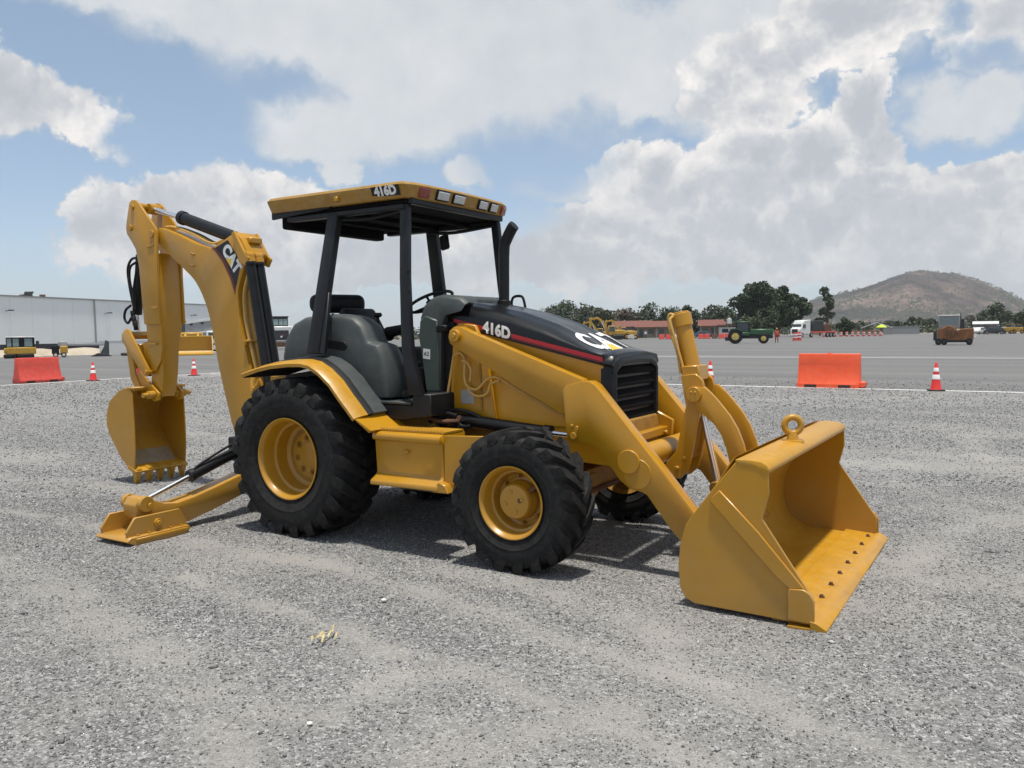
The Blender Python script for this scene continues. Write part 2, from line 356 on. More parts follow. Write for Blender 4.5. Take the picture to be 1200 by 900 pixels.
def make_wheel(kind, side, loc):
    wp = bpy.data.objects.new(kind, None); C.objects.link(wp); wp.parent = T; wp.location = loc
    if kind == 'rear_wheel':
        make_tyre(.662, .50, .325, 21, .043, .080, wp, side)
        g = G(); pr = [(.190, .318), (.212, .338), (.219, .336), (.218, .326), (.196, .309), (.186, .303), (.10, .297), (.085, .292), (.075, .272), (.00, .268), (-.03, .262), (-.05, .235), (-.055, .205), (-.045, .195), (-.040, .06), (-.045, .05), (-.06, .0001)]
        g.lathe(rim_lathe(pr, side), n=72, caps=False); g.done('rim', YEL, wp, sharp=30)
        g = G(); g.lathe(rim_lathe([(-.20, .318), (-.215, .336), (-.20, .30), (-.05, .27), (-.05, .1)], side), n=48, caps=False); g.done('inner_rim', YED, wp)
        for i in range(8):
            a = 2 * PI * i / 8 + .2; x, z = .145 * math.cos(a), .145 * math.sin(a)
            g = G(); g.cyl((x, side * -.045, z), (x, side * -.012, z), .017, .015, 6); g.cyl((x, side * -.045, z), (x, side * -.036, z), .027, n=12); g.done('wheel_nut', YED, wp, bev=.002)
        for i in range(8):
            a = 2 * PI * i / 8 + .6; x, z = .085 * math.cos(a), .085 * math.sin(a)
            g = G(); g.cyl((x, side * -.045, z), (x, side * -.034, z), .010, n=6); g.done('flange_bolt', RST, wp)
        g = G(); g.lathe(rim_lathe([(-.05, .115), (-.034, .112), (-.031, .10), (-.031, .0001)], side), n=32); g.done('hub', YEL, wp)
    else:
        make_tyre(.502, .345, .245, 19, .034, .064, wp, side)
        g = G(); pr = [(.130, .236), (.150, .256), (.157, .254), (.156, .246), (.136, .230), (.128, .226), (.072, .220), (.060, .214), (.055, .198), (.030, .192), (.010, .190), (-.01, .182), (-.018, .165), (-.012, .150), (-.01, .12), (-.02, .0001)]
        g.lathe(rim_lathe(pr, side), n=72, caps=False); g.done('rim', YEL, wp, sharp=30)
        g = G(); g.lathe(rim_lathe([(-.13, .24), (-.15, .255), (-.13, .22), (-.02, .19), (-.02, .1)], side), n=48, caps=False); g.done('inner_rim', YED, wp)
        g = G(); g.lathe(rim_lathe([(-.02, .140), (.04, .132), (.048, .126), (.090, .122), (.102, .114), (.106, .10), (.106, .0001)], side), n=48)
        for a in (.3, 1.9, 3.4, 5.0):
            x, z = .07 * math.cos(a), .07 * math.sin(a); g.cyl((x, side * .10, z), (x, side * .114, z), .016, .013, 10)
        g.done('hub', YEL, wp, sharp=30)
        g = G(); g.cyl((.05, side * .106, .012), (.05, side * .113, .012), .016, n=12); g.done('plug', RST, wp)
        for i in range(8):
            a = 2 * PI * i / 8 + .1; x, z = .164 * math.cos(a), .164 * math.sin(a)
            g = G(); g.cyl((x, side * -.02, z), (x, side * .018, z), .013, .012, 6); g.done('wheel_nut', YED, wp, bev=.002)
        g = G(); g.obox((.14, side * .045, .10), (.03, .0, .022), (0, .035, 0), (-.008, 0, .011)); g.done('valve_bracket', RST, wp, bev=.004)
    return wp
RX, FX = 0.0, 2.125
for side in (-1, 1):
    make_wheel('rear_wheel', side, (RX, side * .885, .650))
    make_wheel('front_wheel', side, (FX, side * .915, .492))

# ---- chassis
g = G(); g.prism([(-1.0, .50), (-1.0, 1.02), (.9, 1.0), (2.62, 1.0), (2.66, .80), (2.50, .70), (1.9, .70), (1.5, .62), (.9, .55), (.4, .42), (-.5, .42)], -.36, .36); g.done('chassis', YED, T, bev=.012)
g = G(); g.cyl((RX, -.70, .65), (RX, .70, .65), .13, n=24); g.prism([(-.25, .45), (.28, .45), (.28, .85), (-.25, .85)], -.3, .3); g.done('rear_axle', YED, T, bev=.01)
g = G(); g.prism([(1.98, .40), (2.27, .40), (2.27, .60), (1.98, .60)], -.36, .36); g.cyl((FX, -.78, .49), (FX, .78, .49), .075, n=20)
g.cyl((FX, -.10, .47), (FX + .16, -.10, .47), .13, .10, 20); g.done('front_axle', YED, T, bev=.008)
g = G(); g.cyl((FX - .03, -.55, .58), (FX - .03, .55, .58), .032, n=14); g.cyl((FX + .17, -.68, .44), (FX + .17, .66, .44), .018, n=10); g.done('steering_rod', RST, T)
for y in (-.66, .66):
    g = G(); g.obox((FX, y, .50), (.09, 0, 0), (0, .06, 0), (0, 0, .13)); g.done('steering_knuckle', YED, T, bev=.02)
g = G(); g.prism([(.35, .36), (1.5, .40), (1.5, .55), (.35, .5)], -.20, .20); g.cyl((1.2, 0, .5), (2.05, 0, .48), .035, n=12); g.done('transmission', RST, T, bev=.02)
# front frame cheeks under the grille
for s in (-1, 1):
    g = G(); g.prism([(1.60, .74), (2.60, .68), (2.72, .74), (2.74, .95), (2.60, 1.02), (1.62, 1.02)], s * .40 - .02, s * .40 + .02); g.done('frame_cheek', YEL, T, bev=.006)
g = G(); g.box(2.60, 2.70, -.38, .40, .84, .90); g.cyl((2.70, -.30, .86), (2.725, -.30, .86), .018, n=8); g.cyl((2.70, .30, .86), (2.725, .30, .86), .018, n=8); g.done('front_crossmember', YEL, T, bev=.006)

# ---- engine side panels, loader tower
for s in (-1, 1):
    g = G(); g.prism([(1.22, .95), (1.22, 1.725), (2.525, 1.415), (2.525, .95)], s * .41 - .012, s * .41 + .012); g.done('engine_side_panel', YEL, T, bev=.005)
    g = G(); g.prism([(1.12, .90), (1.20, 1.12), (1.235, 1.60), (1.25, 1.70), (1.30, 1.735), (1.45, 1.715), (1.55, 1.50), (1.62, 1.0), (1.66, .90)], s * .455 - .02, s * .455 + .02); g.done('loader_tower', YEL, T, bev=.006)
    g = G(); g.prism([(1.50, 1.05), (1.515, 1.05), (1.50, 1.46), (1.485, 1.46)], s * .478 - .006, s * .478 + .006); g.done('tower_rib', YED, T)
g = G(); g.prism([(1.31, 1.21), (1.43, 1.21), (1.43, 1.10), (1.31, 1.10)], -.4765, -.478); g.done('silver_plate', SIL, T)

# ---- hood
def zbot(x): return 1.715 - .232 * (x - 1.2)
XT = [1.14, 1.30, 1.45, 1.75, 2.05, 2.30, 2.45, 2.53]; ZT = [1.915, 1.895, 1.868, 1.805, 1.705, 1.585, 1.505, 1.47]
def ztop(x): return float(np.interp(x, XT, ZT))
def hood_z(x, y):
    a = min(1, abs(y) / .43); zb, zt = zbot(x) + .075, ztop(x)
    t = (1 - a ** 3.2) ** (1 / 2.4)
    ridge = .010 * math.exp(-((abs(y) - .20) / .035) ** 2)
    return zb + (zt - zb) * t + ridge
g = G(); rings = []
ys = [-.43 + .86 * (i / 40) for i in range(41)]
ys = [-.43 * math.cos(PI * i / 40) for i in range(41)]
for i in range(29):
    x = 1.16 + (2.525 - 1.16) * i / 28
    ring = [(x, -.43, zbot(x)), (x, -.43, zbot(x) + .035)] + [(x, y, hood_z(x, y)) for y in ys] + [(x, .43, zbot(x) + .035), (x, .43, zbot(x)), (x, .40, zbot(x) - .01), (x, -.40, zbot(x) - .01)]
    rings.append(ring)
g.poly(rings); g.done('hood', BLG, T, sharp=30)
for s in (-1, 1):
    yy = s * .4325
    for (a, b) in ((1.215, 1.49), (1.755, 2.522)):
        g = G(); rr_ = []
        for i in range(13):
            x = a + (b - a) * i / 12; z = zbot(x) + .028
            rr_.append([(x, yy, z), (x, yy, z + .030), (x, yy - s * .004, z + .030), (x, yy - s * .004, z)])
        g.poly(rr_); g.done('red_stripe', RED, T)
        g = G(); rr_ = []
        for i in range(13):
            x = a + (b - a) * i / 12; z = zbot(x) + .0295
            rr_.append([(x, yy + s * .0008, z), (x, yy + s * .0008, z - .012), (x, yy - s * .003, z - .012), (x, yy - s * .003, z)])
        g.poly(rr_); g.done('red_stripe', DRD, T)
def hood_side_pt(x, y, s=-1):
    X = 1.622 + x * (-s); base = zbot(1.622 + x * (-s)) + .052 + y
    # follow the side: vertical below, leaning in above
    z = base; lim = zbot(X) + .075
    yv = .4335
    if z > lim:
        zt = ztop(X); t = min(.98, (z - lim) / (zt - lim)); yv = .43 * (1 - t ** 2.4) ** (1 / 3.2) + .003
    return Vector((X, s * yv, z))
text('model_number', '416D', .118, WHT, lambda x, y: hood_side_pt(x, y), T, bold=.006, xs=.93, cuts=1)
# badge laid over the front of the hood: C A T reads from in front, letter tops to the rear
def hood_badge(x, y):
    Y = x * .96; X = 2.325 - y * .86
    return Vector((X, Y, hood_z(X, Y) + .003))
text('hood_badge_letters', 'CAT', .37, WHT, hood_badge, T, bold=.013, xs=.88, cuts=3)
g = G(); tri = [(-.12, -.155), (.12, -.155), (.0, -.02)]
vs = []
for (a, b) in tri: vs.append(g.b.verts.new(hood_badge(a, b) + Vector((0, 0, .0015))))
g.b.faces.new(vs); bmesh.ops.subdivide_edges(g.b, edges=g.b.edges[:], cuts=5, use_grid_fill=True)
bmesh.ops.triangulate(g.b, faces=g.b.faces[:])
for v in g.b.verts: v.co.z = hood_z(v.co.x, v.co.y) + .0048
g.done('badge_triangle', YVN, T)

# ---- grille shell with louvres
g = G()
def shell(x, ins, z0, zt):  # outline in y,z
    h = .425 - ins
    return [(x, -h, z0 + ins), (x, h, z0 + ins), (x, h + .0, zt - .12), (x, h - .03, zt - .045 - ins), (x, h - .12, zt - .012 - ins), (x, 0, zt - ins), (x, -h + .12, zt - .012 - ins), (x, -h + .03, zt - .045 - ins), (x, -h, zt - .12)]
g.poly([shell(2.505, 0, .84, 1.50), shell(2.56, 0, .84, 1.497), shell(2.60, .012, .84, 1.487), shell(2.612, .035, .84, 1.48), shell(2.606, .055, .84, 1.478), shell(2.570, .062, .84, 1.475)], caps=True)
g.done('grille_shell', BLK, T, sharp=30)
for i in range(6):
    z0 = .905 + i * .086
    g = G(); g.prism([(2.566, z0 + .072), (2.600, z0 + .020), (2.600, z0 + .002), (2.590, z0 + .002), (2.566, z0 + .030)], -.355, .355); g.done('louvre', LIN_R, T, bev=.003)
g = G(); g.poly([[(2.50, -.44, 1.425), (2.50, -.40, 1.492), (2.50, -.2, 1.520), (2.50, 0, 1.526), (2.50, .2, 1.520), (2.50, .40, 1.492), (2.50, .44, 1.425), (2.50, .42, 1.41), (2.50, -.42, 1.41)], [(2.60, -.44, 1.41), (2.60, -.40, 1.472), (2.60, -.2, 1.496), (2.60, 0, 1.50), (2.60, .2, 1.496), (2.60, .40, 1.472), (2.60, .44, 1.41), (2.60, .42, 1.395), (2.60, -.42, 1.395)]]); g.done('grille_cap', BLG, T, bev=.006)
for y in (-.40, .40):
    g = G(); g.cyl((2.575, y, 1.36), (2.60, y, 1.36), .02, n=10); g.done('grille_bumper', PLB, T)

# ---- loader arms
REAR = [(1.27, 1.625), (1.285, 1.675), (1.33, 1.705), (1.38, 1.705), (1.50, 1.655), (2.44, 1.315), (2.46, 1.20), (2.42, 1.02), (2.24, 1.075), (1.33, 1.545), (1.285, 1.575)]
KNEE = [(2.285, 1.235), (2.31, 1.268), (2.44, 1.305), (2.50, 1.305), (2.545, 1.280), (2.585, 1.235), (3.02, .735), (3.29, .40), (3.22, .30), (3.13, .29), (2.95, .53), (2.90, .555), (2.80, .575), (2.73, .625), (2.56, .845), (2.52, .862), (2.36, .862), (2.325, .885), (2.315, .93)]
LOW = [(2.60, 1.10), (2.66, 1.15), (3.02, .74), (3.44, .24), (3.40, .12), (3.30, .12), (3.10, .32), (2.90, .575), (2.80, .70)]
for s in (-1, 1):
    g = G(); g.prism(REAR, s * .50, s * .585); g.done('loader_arm', YEL, T, bev=.007, seg=2)
    g = G(); g.prism(KNEE, s * .49, s * .605); g.done('arm_knee_plate', YEL, T, bev=.007, seg=2)
    g = G(); g.prism(LOW, s * .493, s * .602); g.done('lower_arm', YEL, T, bev=.006, seg=2)
    g = G(); g.cyl((2.80, s * .60, .76), (2.80, s * .622, .76), .083, n=36); g.cyl((2.86, s * .60, .68), (2.86, s * .611, .68), .105, n=36); g.done('cross_tube_flange', YEL, T, bev=.004)
    g = G(); g.cyl((1.345, s * .44, 1.635), (1.345, s * .615, 1.635), .048, n=24); g.cyl((1.345, s * .61, 1.635), (1.345, s * .622, 1.635), .022, n=10); g.done('arm_pivot_pin', YEL, T, bev=.004)
    g = G(); g.cyl((2.375, s * .60, .915), (2.375, s * .618, .915), .026, n=16); g.cyl((2.36, s * .60, .985), (2.36, s * .612, .985), .014, n=8)
    g.obox((2.395, s * .61, .945), (.012, 0, .04), (0, .006, 0), (.01, 0, -.003)); g.done('lift_pin', YEW, T, bev=.003)
    g = G(); g.cyl((1.22, s * .50, .985), (2.14, s * .54, .918), .047, n=24); g.cyl((2.10, s * .54, .921), (2.16, s * .54, .917), .054, n=24); g.cyl((1.18, s * .46, .985), (1.18, s * .56, .985), .06, n=20); g.done('lift_cylinder', BLK, T, bev=.003)
    g = G(); g.cyl((2.15, s * .54, .917), (2.375, s * .54, .905), .022, n=16); g.done('lift_rod', CHR, T)
g = G(); g.cyl((2.80, -.492, .76), (2.80, .492, .76), .088, n=36); g.done('cross_tube', YEW, T)
# hydraulic pipes and hoses on the near tower
HP = [[(1.28, 1.48), (1.33, 1.50), (1.375, 1.45), (1.37, 1.31), (1.40, 1.235), (1.49, 1.22), (1.58, 1.295), (1.67, 1.315), (1.77, 1.27), (1.94, 1.185), (2.28, 1.03)],
      [(1.36, 1.44), (1.40, 1.43), (1.44, 1.37), (1.43, 1.28)], [(1.40, 1.22), (1.44, 1.18), (1.51, 1.165), (1.585, 1.19), (1.615, 1.26), (1.70, 1.29)],
      [(1.27, 1.48), (1.22, 1.24), (1.17, 1.05), (1.10, .95), (.98, .89)]]
for s in (-1, 1):
    for k, h in enumerate(HP[:3] + ([HP[3]] if s < 0 else [])):
        g = G(); g.tube([(x, s * (.515 + (.012 if k == 1 else 0)), z) for x, z in h], .0105, 10, 5); g.done('steel_pipe', HOS, T)
for k, h in enumerate([[(1.12, .98), (1.20, 1.035), (1.32, 1.05), (1.45, 1.03), (1.55, .985)], [(1.14, .93), (1.24, .90), (1.33, .96), (1.47, .98), (1.60, .965)], [(1.05, .95), (1.18, 1.01), (1.30, .99), (1.36, .93), (1.45, .93)], [(1.10, 1.0), (1.16, .94), (1.22, 1.02), (1.33, 1.01)]]):
    g = G(); g.tube([(x, -.53 - .012 * k, z) for x, z in h], .017, 10, 4); g.done('rubber_hose', PLB, T)

# ---- tilt linkage in the middle
LEV = [(2.99, 1.33), (3.105, 1.345), (3.15, 1.30), (3.165, 1.24), (3.14, 1.12), (3.07, .74), (3.045, .64), (2.98, .58), (2.90, .59), (2.86, .65), (2.88, .69), (2.955, .78), (3.03, 1.11)]
for s in (-1, 1):
    g = G(); g.prism(LEV, s * .095, s * .128); g.done('tilt_lever', YEL, T, bev=.005)
    cl = [(3.10, 1.17), (3.13, 1.25), (3.18, 1.255), (3.24, 1.20), (3.29, 1.145), (3.36, 1.06), (3.415, .97), (3.455, .87), (3.48, .77), (3.52, .66), (3.44, .64), (3.36, .73), (3.335, .83), (3.30, .92), (3.245, 1.0), (3.18, 1.05), (3.12, 1.10)]
    g = G(); g.prism(cl, s * .132, s * .168); g.done('tilt_link', YEL, T, bev=.005, seg=2)
    g = G(); g.cyl((3.105, s * .12, 1.20), (3.105, s * .185, 1.20), .055, n=24); g.cyl((3.09, s * .18, 1.215), (3.09, s * .192, 1.215), .010, n=8); g.cyl((3.12, s * .18, 1.215), (3.12, s * .192, 1.215), .010, n=8); g.done('lever_pin', YEL, T, bev=.004)
    g = G(); g.cyl((2.965, s * .09, .66), (2.965, s * .15, .66), .016, n=8); g.cyl((3.02, s * .12, .735), (3.02, s * .145, .735), .015, n=8); g.done('lever_bolt', YEW, T, bev=.003)
g = G(); g.prism([(2.96, .74), (3.04, .72), (3.09, 1.02), (3.07, 1.02)], -.10, .10); g.done('lever_web', YED, T, bev=.005)
g = G(); g.obox((3.055, 0, 1.345), (.065, 0, .005), (0, .105, 0), (-.006, 0, .055)); g.done('barrel_bracket', YEL, T, bev=.008)
g = G(); g.cyl((2.955, 0, 1.72), (3.075, 0, 1.20), .062, n=32); g.cyl((2.943, 0, 1.772), (2.965, 0, 1.68), .074, n=32); g.cyl((2.940, 0, 1.785), (2.943, 0, 1.77), .062, n=32); g.done('tilt_cylinder', YEL, T, bev=.004)
g = G(); g.cyl((3.075, 0, 1.20), (3.225, 0, .56), .024, n=20); g.done('tilt_rod', CHR, T)
g = G(); g.tube([(2.91, -.06, 1.755), (2.895, -.085, 1.72), (2.93, -.085, 1.60), (2.985, -.075, 1.40), (3.00, -.07, 1.33)], .011, 8, 4); g.tube([(2.925, -.05, 1.76), (2.875, -.05, 1.765), (2.88, -.05, 1.66), (2.94, -.06, 1.5), (2.97, -.07, 1.34)], .011, 8, 4); g.done('tilt_pipe', HOS, T)
g = G(); g.cyl((3.23, -.10, .53), (3.23, .10, .53), .04, n=16); g.prism([(3.19, .56), (3.27, .58), (3.40, .44), (3.39, .30)], -.07, .07); g.done('bucket_bracket', YED, T, bev=.006)

# ---- front bucket
BP = bpy.data.objects.new('loader_bucket', None); C.objects.link(BP); BP.parent = T
PL = [(3.70, .905), (3.835, .90), (3.865, .885), (3.878, .85), (3.883, .73), (3.845, .585), (4.09, .225), (4.125, .175), (4.125, .022), (3.45, .035), (3.395, .06), (3.362, .12), (3.352, .25), (3.362, .38), (3.40, .51), (3.56, .73)]
for s in (-1, 1):
    g = G(); g.prism(PL, s * 1.115, s * 1.135); g.done('side_plate', YEL, BP, bev=.004)
    g = G(); g.prism([(3.545, .665), (3.605, .73), (3.83, .51), (4.085, .222), (4.00, .215), (3.93, .27)], s * 1.135, s * 1.152); g.done('side_reinforcement', YEL, BP, bev=.004)
    g = G(); g.prism([(4.0, .215), (4.08, .222), (4.115, .20), (4.137, .16), (4.137, .035), (3.995, .040)], s * 1.135, s * 1.160); g.done('side_cutter', YEL, BP, bev=.004)
inner = [(3.855, .868), (3.75, .858), (3.62, .76), (3.50, .60), (3.43, .44), (3.415, .30), (3.44, .20), (3.49, .12), (3.57, .070), (3.68, .050), (4.02, .036)]
pts = []
P_ = [Vector((a, b, 0)) for a, b in inner]
for i in range(len(P_) - 1):
    q = [P_[max(0, i - 1)], P_[i], P_[i + 1], P_[min(len(P_) - 1, i + 2)]]
    for t in (0, .34, .67):
        a, b, c_, d = q; v = 0.5 * ((2 * b) + (c_ - a) * t + (2 * a - 5 * b + 4 * c_ - d) * t * t + (3 * b - a - 3 * c_ + d) * t ** 3); pts.append((v.x, v.y))
pts.append(inner[-1])
outer = []
for i, p in enumerate(pts):
    a = Vector(pts[max(0, i - 1)]); b = Vector(pts[min(len(pts) - 1, i + 1)]); d = (b - a).normalized(); outer.append((p[0] + d.y * .018, p[1] - d.x * .018))
g = G()
rg = lambda y: [(x, y, z) for x, z in pts] + [(x, y, z) for x, z in reversed(outer)]
g.poly([rg(-1.113), rg(-.5), rg(0), rg(.5), rg(1.113)]); g.done('bucket_shell', YEW, BP, sharp=30)
g = G(); g.prism([(3.69, .913), (3.76, .916), (3.84, .909), (3.872, .892), (3.888, .868), (3.884, .845), (3.850, .842), (3.82, .87), (3.70, .885)], -1.138, 1.138); g.done('top_lip', YEW, BP, bev=.008, seg=2)
g = G(); g.prism([(3.66, .90), (3.69, .93), (3.50, .62), (3.39, .46), (3.37, .42)], -1.10, 1.10); g.done('bucket_back', YEL, BP, bev=.004)
g = G(); g.prism([(3.90, .062), (4.10, .050), (4.155, .028), (4.13, .012), (3.90, .012)], -1.113, 1.113); g.done('base_edge', YEW, BP, bev=.003)
for (a, b) in ((-1.165, -.002), (.002, 1.165)):
    g = G(); g.prism([(3.995, .034), (4.05, .034), (4.190, .020), (4.205, .004), (3.995, -.002)], a, b) if False else g.prism([(4.115, .052), (4.150, .046), (4.205, .014), (4.205, .002), (3.995, -.003), (3.995, .010), (4.12, .012)], a, b); g.done('cutting_edge', YEW, BP, bev=.002)
for i in range(8):
    y = -.98 + i * .28
    g = G(); g.cyl((4.085, y, .048), (4.083, y, .068), .014, .011, 6); g.cyl((4.085, y, .048), (4.0845, y, .055), .018, n=12); g.done('edge_bolt', RST, BP)
g = G()
a = Vector((3.785, -.17, 1.015)); ax_ = Vector((.42, -.90, 0)).normalized(); u_, v_ = g.frame(ax_); rings = []
for i in range(28):
    t = 2 * PI * i / 28; c0 = a + .053 * (math.cos(t) * u_ + math.sin(t) * v_); rd = (math.cos(t) * u_ + math.sin(t) * v_)
    rings.append([tuple(c0 + .022 * (math.cos(q) * rd + math.sin(q) * ax_)) for q in [2 * PI * j / 10 for j in range(10)]])
rings.append(rings[0]); g.poly(rings, caps=False); g.cyl((3.785, -.17, .965), (3.785, -.17, .905), .030, .044, 16); g.cyl((3.785, -.17, .92), (3.785, -.17, .905), .07, .075, 16); g.done('lifting_eye', YEW, BP, bev=.0)
for s in (-1, 1):
    for k in (0, 1):
        y0 = s * (.47 + .16 * k)
        g = G(); g.prism([(3.27, .30), (3.33, .36), (3.395, .42), (3.40, .28), (3.41, .18), (3.36, .09), (3.30, .14)], y0 - .012, y0 + .012); g.done('arm_ear', YED, BP, bev=.003)
g = G(); g.cyl((3.36, -.66, .20), (3.36, .66, .20), .03, n=14); g.done('bucket_pin', YED, BP)
# ================================================================ canopy, cab, fenders
def roof_ring(z, ins):
    p = [(-.545, -.735), (-.50, -.765), (.93, -.755), (.985, -.745), (1.035, -.62), (1.06, -.30), (1.068, 0)]
    full = p + [(x, -y) for x, y in reversed(p[:-1])]
    out = []
    for x, y in full:
        k = Vector((x - .25, y)); l = k.length; k = k * (1 - ins / l); out.append((k.x + .25, k.y, z))
    return out
RF = bpy.data.objects.new('canopy', None); C.objects.link(RF); RF.parent = T
g = G(); g.poly([roof_ring(2.712, .050), roof_ring(2.722, .036), roof_ring(2.812, .0), roof_ring(2.832, .02), roof_ring(2.842, .06), roof_ring(2.850, .25)]); g.done('roof_panel', YRF, RF, sharp=30)
g = G(); g.box(-.46, .96, -.68, .68, 2.675, 2.712); g.done('roof_frame', LIN_R, RF, bev=.01)
for x in (-.10, .26, .62):
    g = G(); g.box(x - .03, x + .03, -.67, .67, 2.640, 2.674); g.done('roof_rib', LIN_R, RF, bev=.006)
for s in (-1, 1):
    g = G(); g.box(-.36, .94, s * .655 - .035, s * .655 + .035, 2.630, 2.674); g.done('roof_side_rail', BLK, RF, bev=.008)
g = G(); g.box(-.50, -.38, -.62, .62, 2.585, 2.712); g.done('rear_lamp_beam', LIN_R, RF, bev=.02, seg=2)
g = G(); g.prism([(-.52, 2.722), (-.52, 2.66), (.16, 2.700), (.20, 2.716)], -.712, -.685); g.done('side_gutter', BLK, RF, bev=.004)
g = G(); g.prism([(-.52, 2.722), (-.52, 2.66), (.16, 2.700), (.20, 2.716)], .685, .712); g.done('side_gutter', BLK, RF, bev=.004)
g = G(); g.box(.95, 1.0, -.66, .66, 2.668, 2.715); g.done('front_roof_beam', BLK, RF, bev=.008)
for s in (-1, 1):
    g = G(); g.tube([(.16, s * .64, 2.62), (.5, s * .60, 2.60), (.93, s * .62, 2.635)], .016, 8, 4); g.done('grab_rail', BLK, RF)
def xroof(y): return float(np.interp(abs(y), [0, .30, .62, .745], [1.068, 1.06, 1.035, .985]))
def roof_fixture(name, m, y0, y1, z0, z1, d, frame=True):
    ym = (y0 + y1) / 2; x = xroof(ym); sl_ = (xroof(y1) - xroof(y0)) / (y1 - y0)
    n = Vector((1, -sl_, -.38)).normalized(); t = Vector((sl_, 1, 0)).normalized(); U = n.cross(t).normalized(); c = Vector((x - .019, ym, (z0 + z1) / 2))
    hw, hh = (y1 - y0) / 2, (z1 - z0) / 2
    if frame:
        g = G(); g.obox(c + n * (d * .4), n * d, t * (hw + .014), U * (hh + .012)); f = g.done('lamp_housing', PLB, RF, bev=.012, seg=2)
        g = G(); g.obox(c + n * (d * 1.4), n * .006, t * hw, U * hh); g.done(name, m, RF, bev=.012, seg=3)
    else:
        g = G(); g.obox(c + n * (d * .5), n * d, t * hw, U * hh); g.done(name, m, RF, bev=.006, seg=2)
roof_fixture('marker_lens', LNS, -.60, -.475, 2.725, 2.805, .010, False)
roof_fixture('work_lamp', LMP, -.385, -.245, 2.735, 2.800, .012); roof_fixture('work_lamp', LMP, -.175, -.035, 2.733, 2.798, .012)
roof_fixture('work_lamp', LMP, .195, .32, 2.732, 2.797, .012); roof_fixture('work_lamp', LMP, .385, .50, 2.731, 2.796, .012)
roof_fixture('marker_lens', LNS, .585, .70, 2.722, 2.80, .010, False)
g = G(); g.poly([[(.665, -.7575, 2.810), (.945, -.7575, 2.810), (.945, -.7275, 2.732), (.665, -.7275, 2.732)], [(.665, -.7615, 2.809), (.945, -.7615, 2.809), (.945, -.7315, 2.731), (.665, -.7315, 2.731)]]); g.done('number_plate_decal', BLG, RF)
text('model_number', '416D', .098, WHT, lambda x, y: Vector((.806 + x, -.7480 - y * .385, 2.771 + y * .93)), T, bold=.0055, xs=.98)
g = G(); g.box(.28, .315, -.775, -.735, 2.735, 2.775); g.done('roof_clip', YEW, RF, bev=.006)

# posts
def post(name, a, b, hx, hy, hx2=None):
    """a,b centre points; half sizes along x and y"""
    a, b = Vector(a), Vector(b); hx2 = hx2 or hx
    R = lambda c, h: [(c.x - h, c.y - hy, c.z), (c.x + h, c.y - hy, c.z), (c.x + h, c.y + hy, c.z), (c.x - h, c.y + hy, c.z)]
    g = G(); g.poly([R(a, hx), R(b, hx2)]); return g
for s in (-1, 1):
    g = post('p', (.185, s * .655, 2.67), (.150, s * .90, 1.50), .058, .034, .070); g.done('rear_post', BLK, T, bev=.010, seg=2)
    g = G(); g.poly([[(.205, s * .80 - .02, 2.0), (.245, s * .80 - .02, 2.0), (.245, s * .80 + .02, 2.0), (.205, s * .80 + .02, 2.0)], [(.21, s * .905 - .02, 1.5), (.275, s * .905 - .02, 1.5), (.275, s * .905 + .02, 1.5), (.21, s * .905 + .02, 1.5)]]); g.done('post_gusset', BLK, T, bev=.005)
    g = G(); R = lambda x0, x1, y, z: [(x0, y - .03, z), (x1, y - .03, z), (x1, y + .03, z), (x0, y + .03, z)]
    g.poly([R(.888, .962, s * .645, 2.67), R(.915, .992, s * .70, 2.10), R(.945, 1.030, s * .735, 1.72), R(.97, 1.065, s * .76, 1.50), R(1.01, 1.115, s * .775, 1.34), R(1.04, 1.17, s * .775, 1.18)]); g.done('front_post', BLK, T, bev=.008, seg=2)
    for z in (1.98, 2.14):
        g = G(); g.cyl((.995, s * .72, z), (1.008, s * .72, z), .012, n=8); g.done('post_bolt', PLB, T)
g = G(); g.obox((.36, .62, 2.52), (.05, 0, .01), (0, .02, 0), (-.01, 0, .07)); g.done('rear_view_bracket', PLB, T, bev=.015)

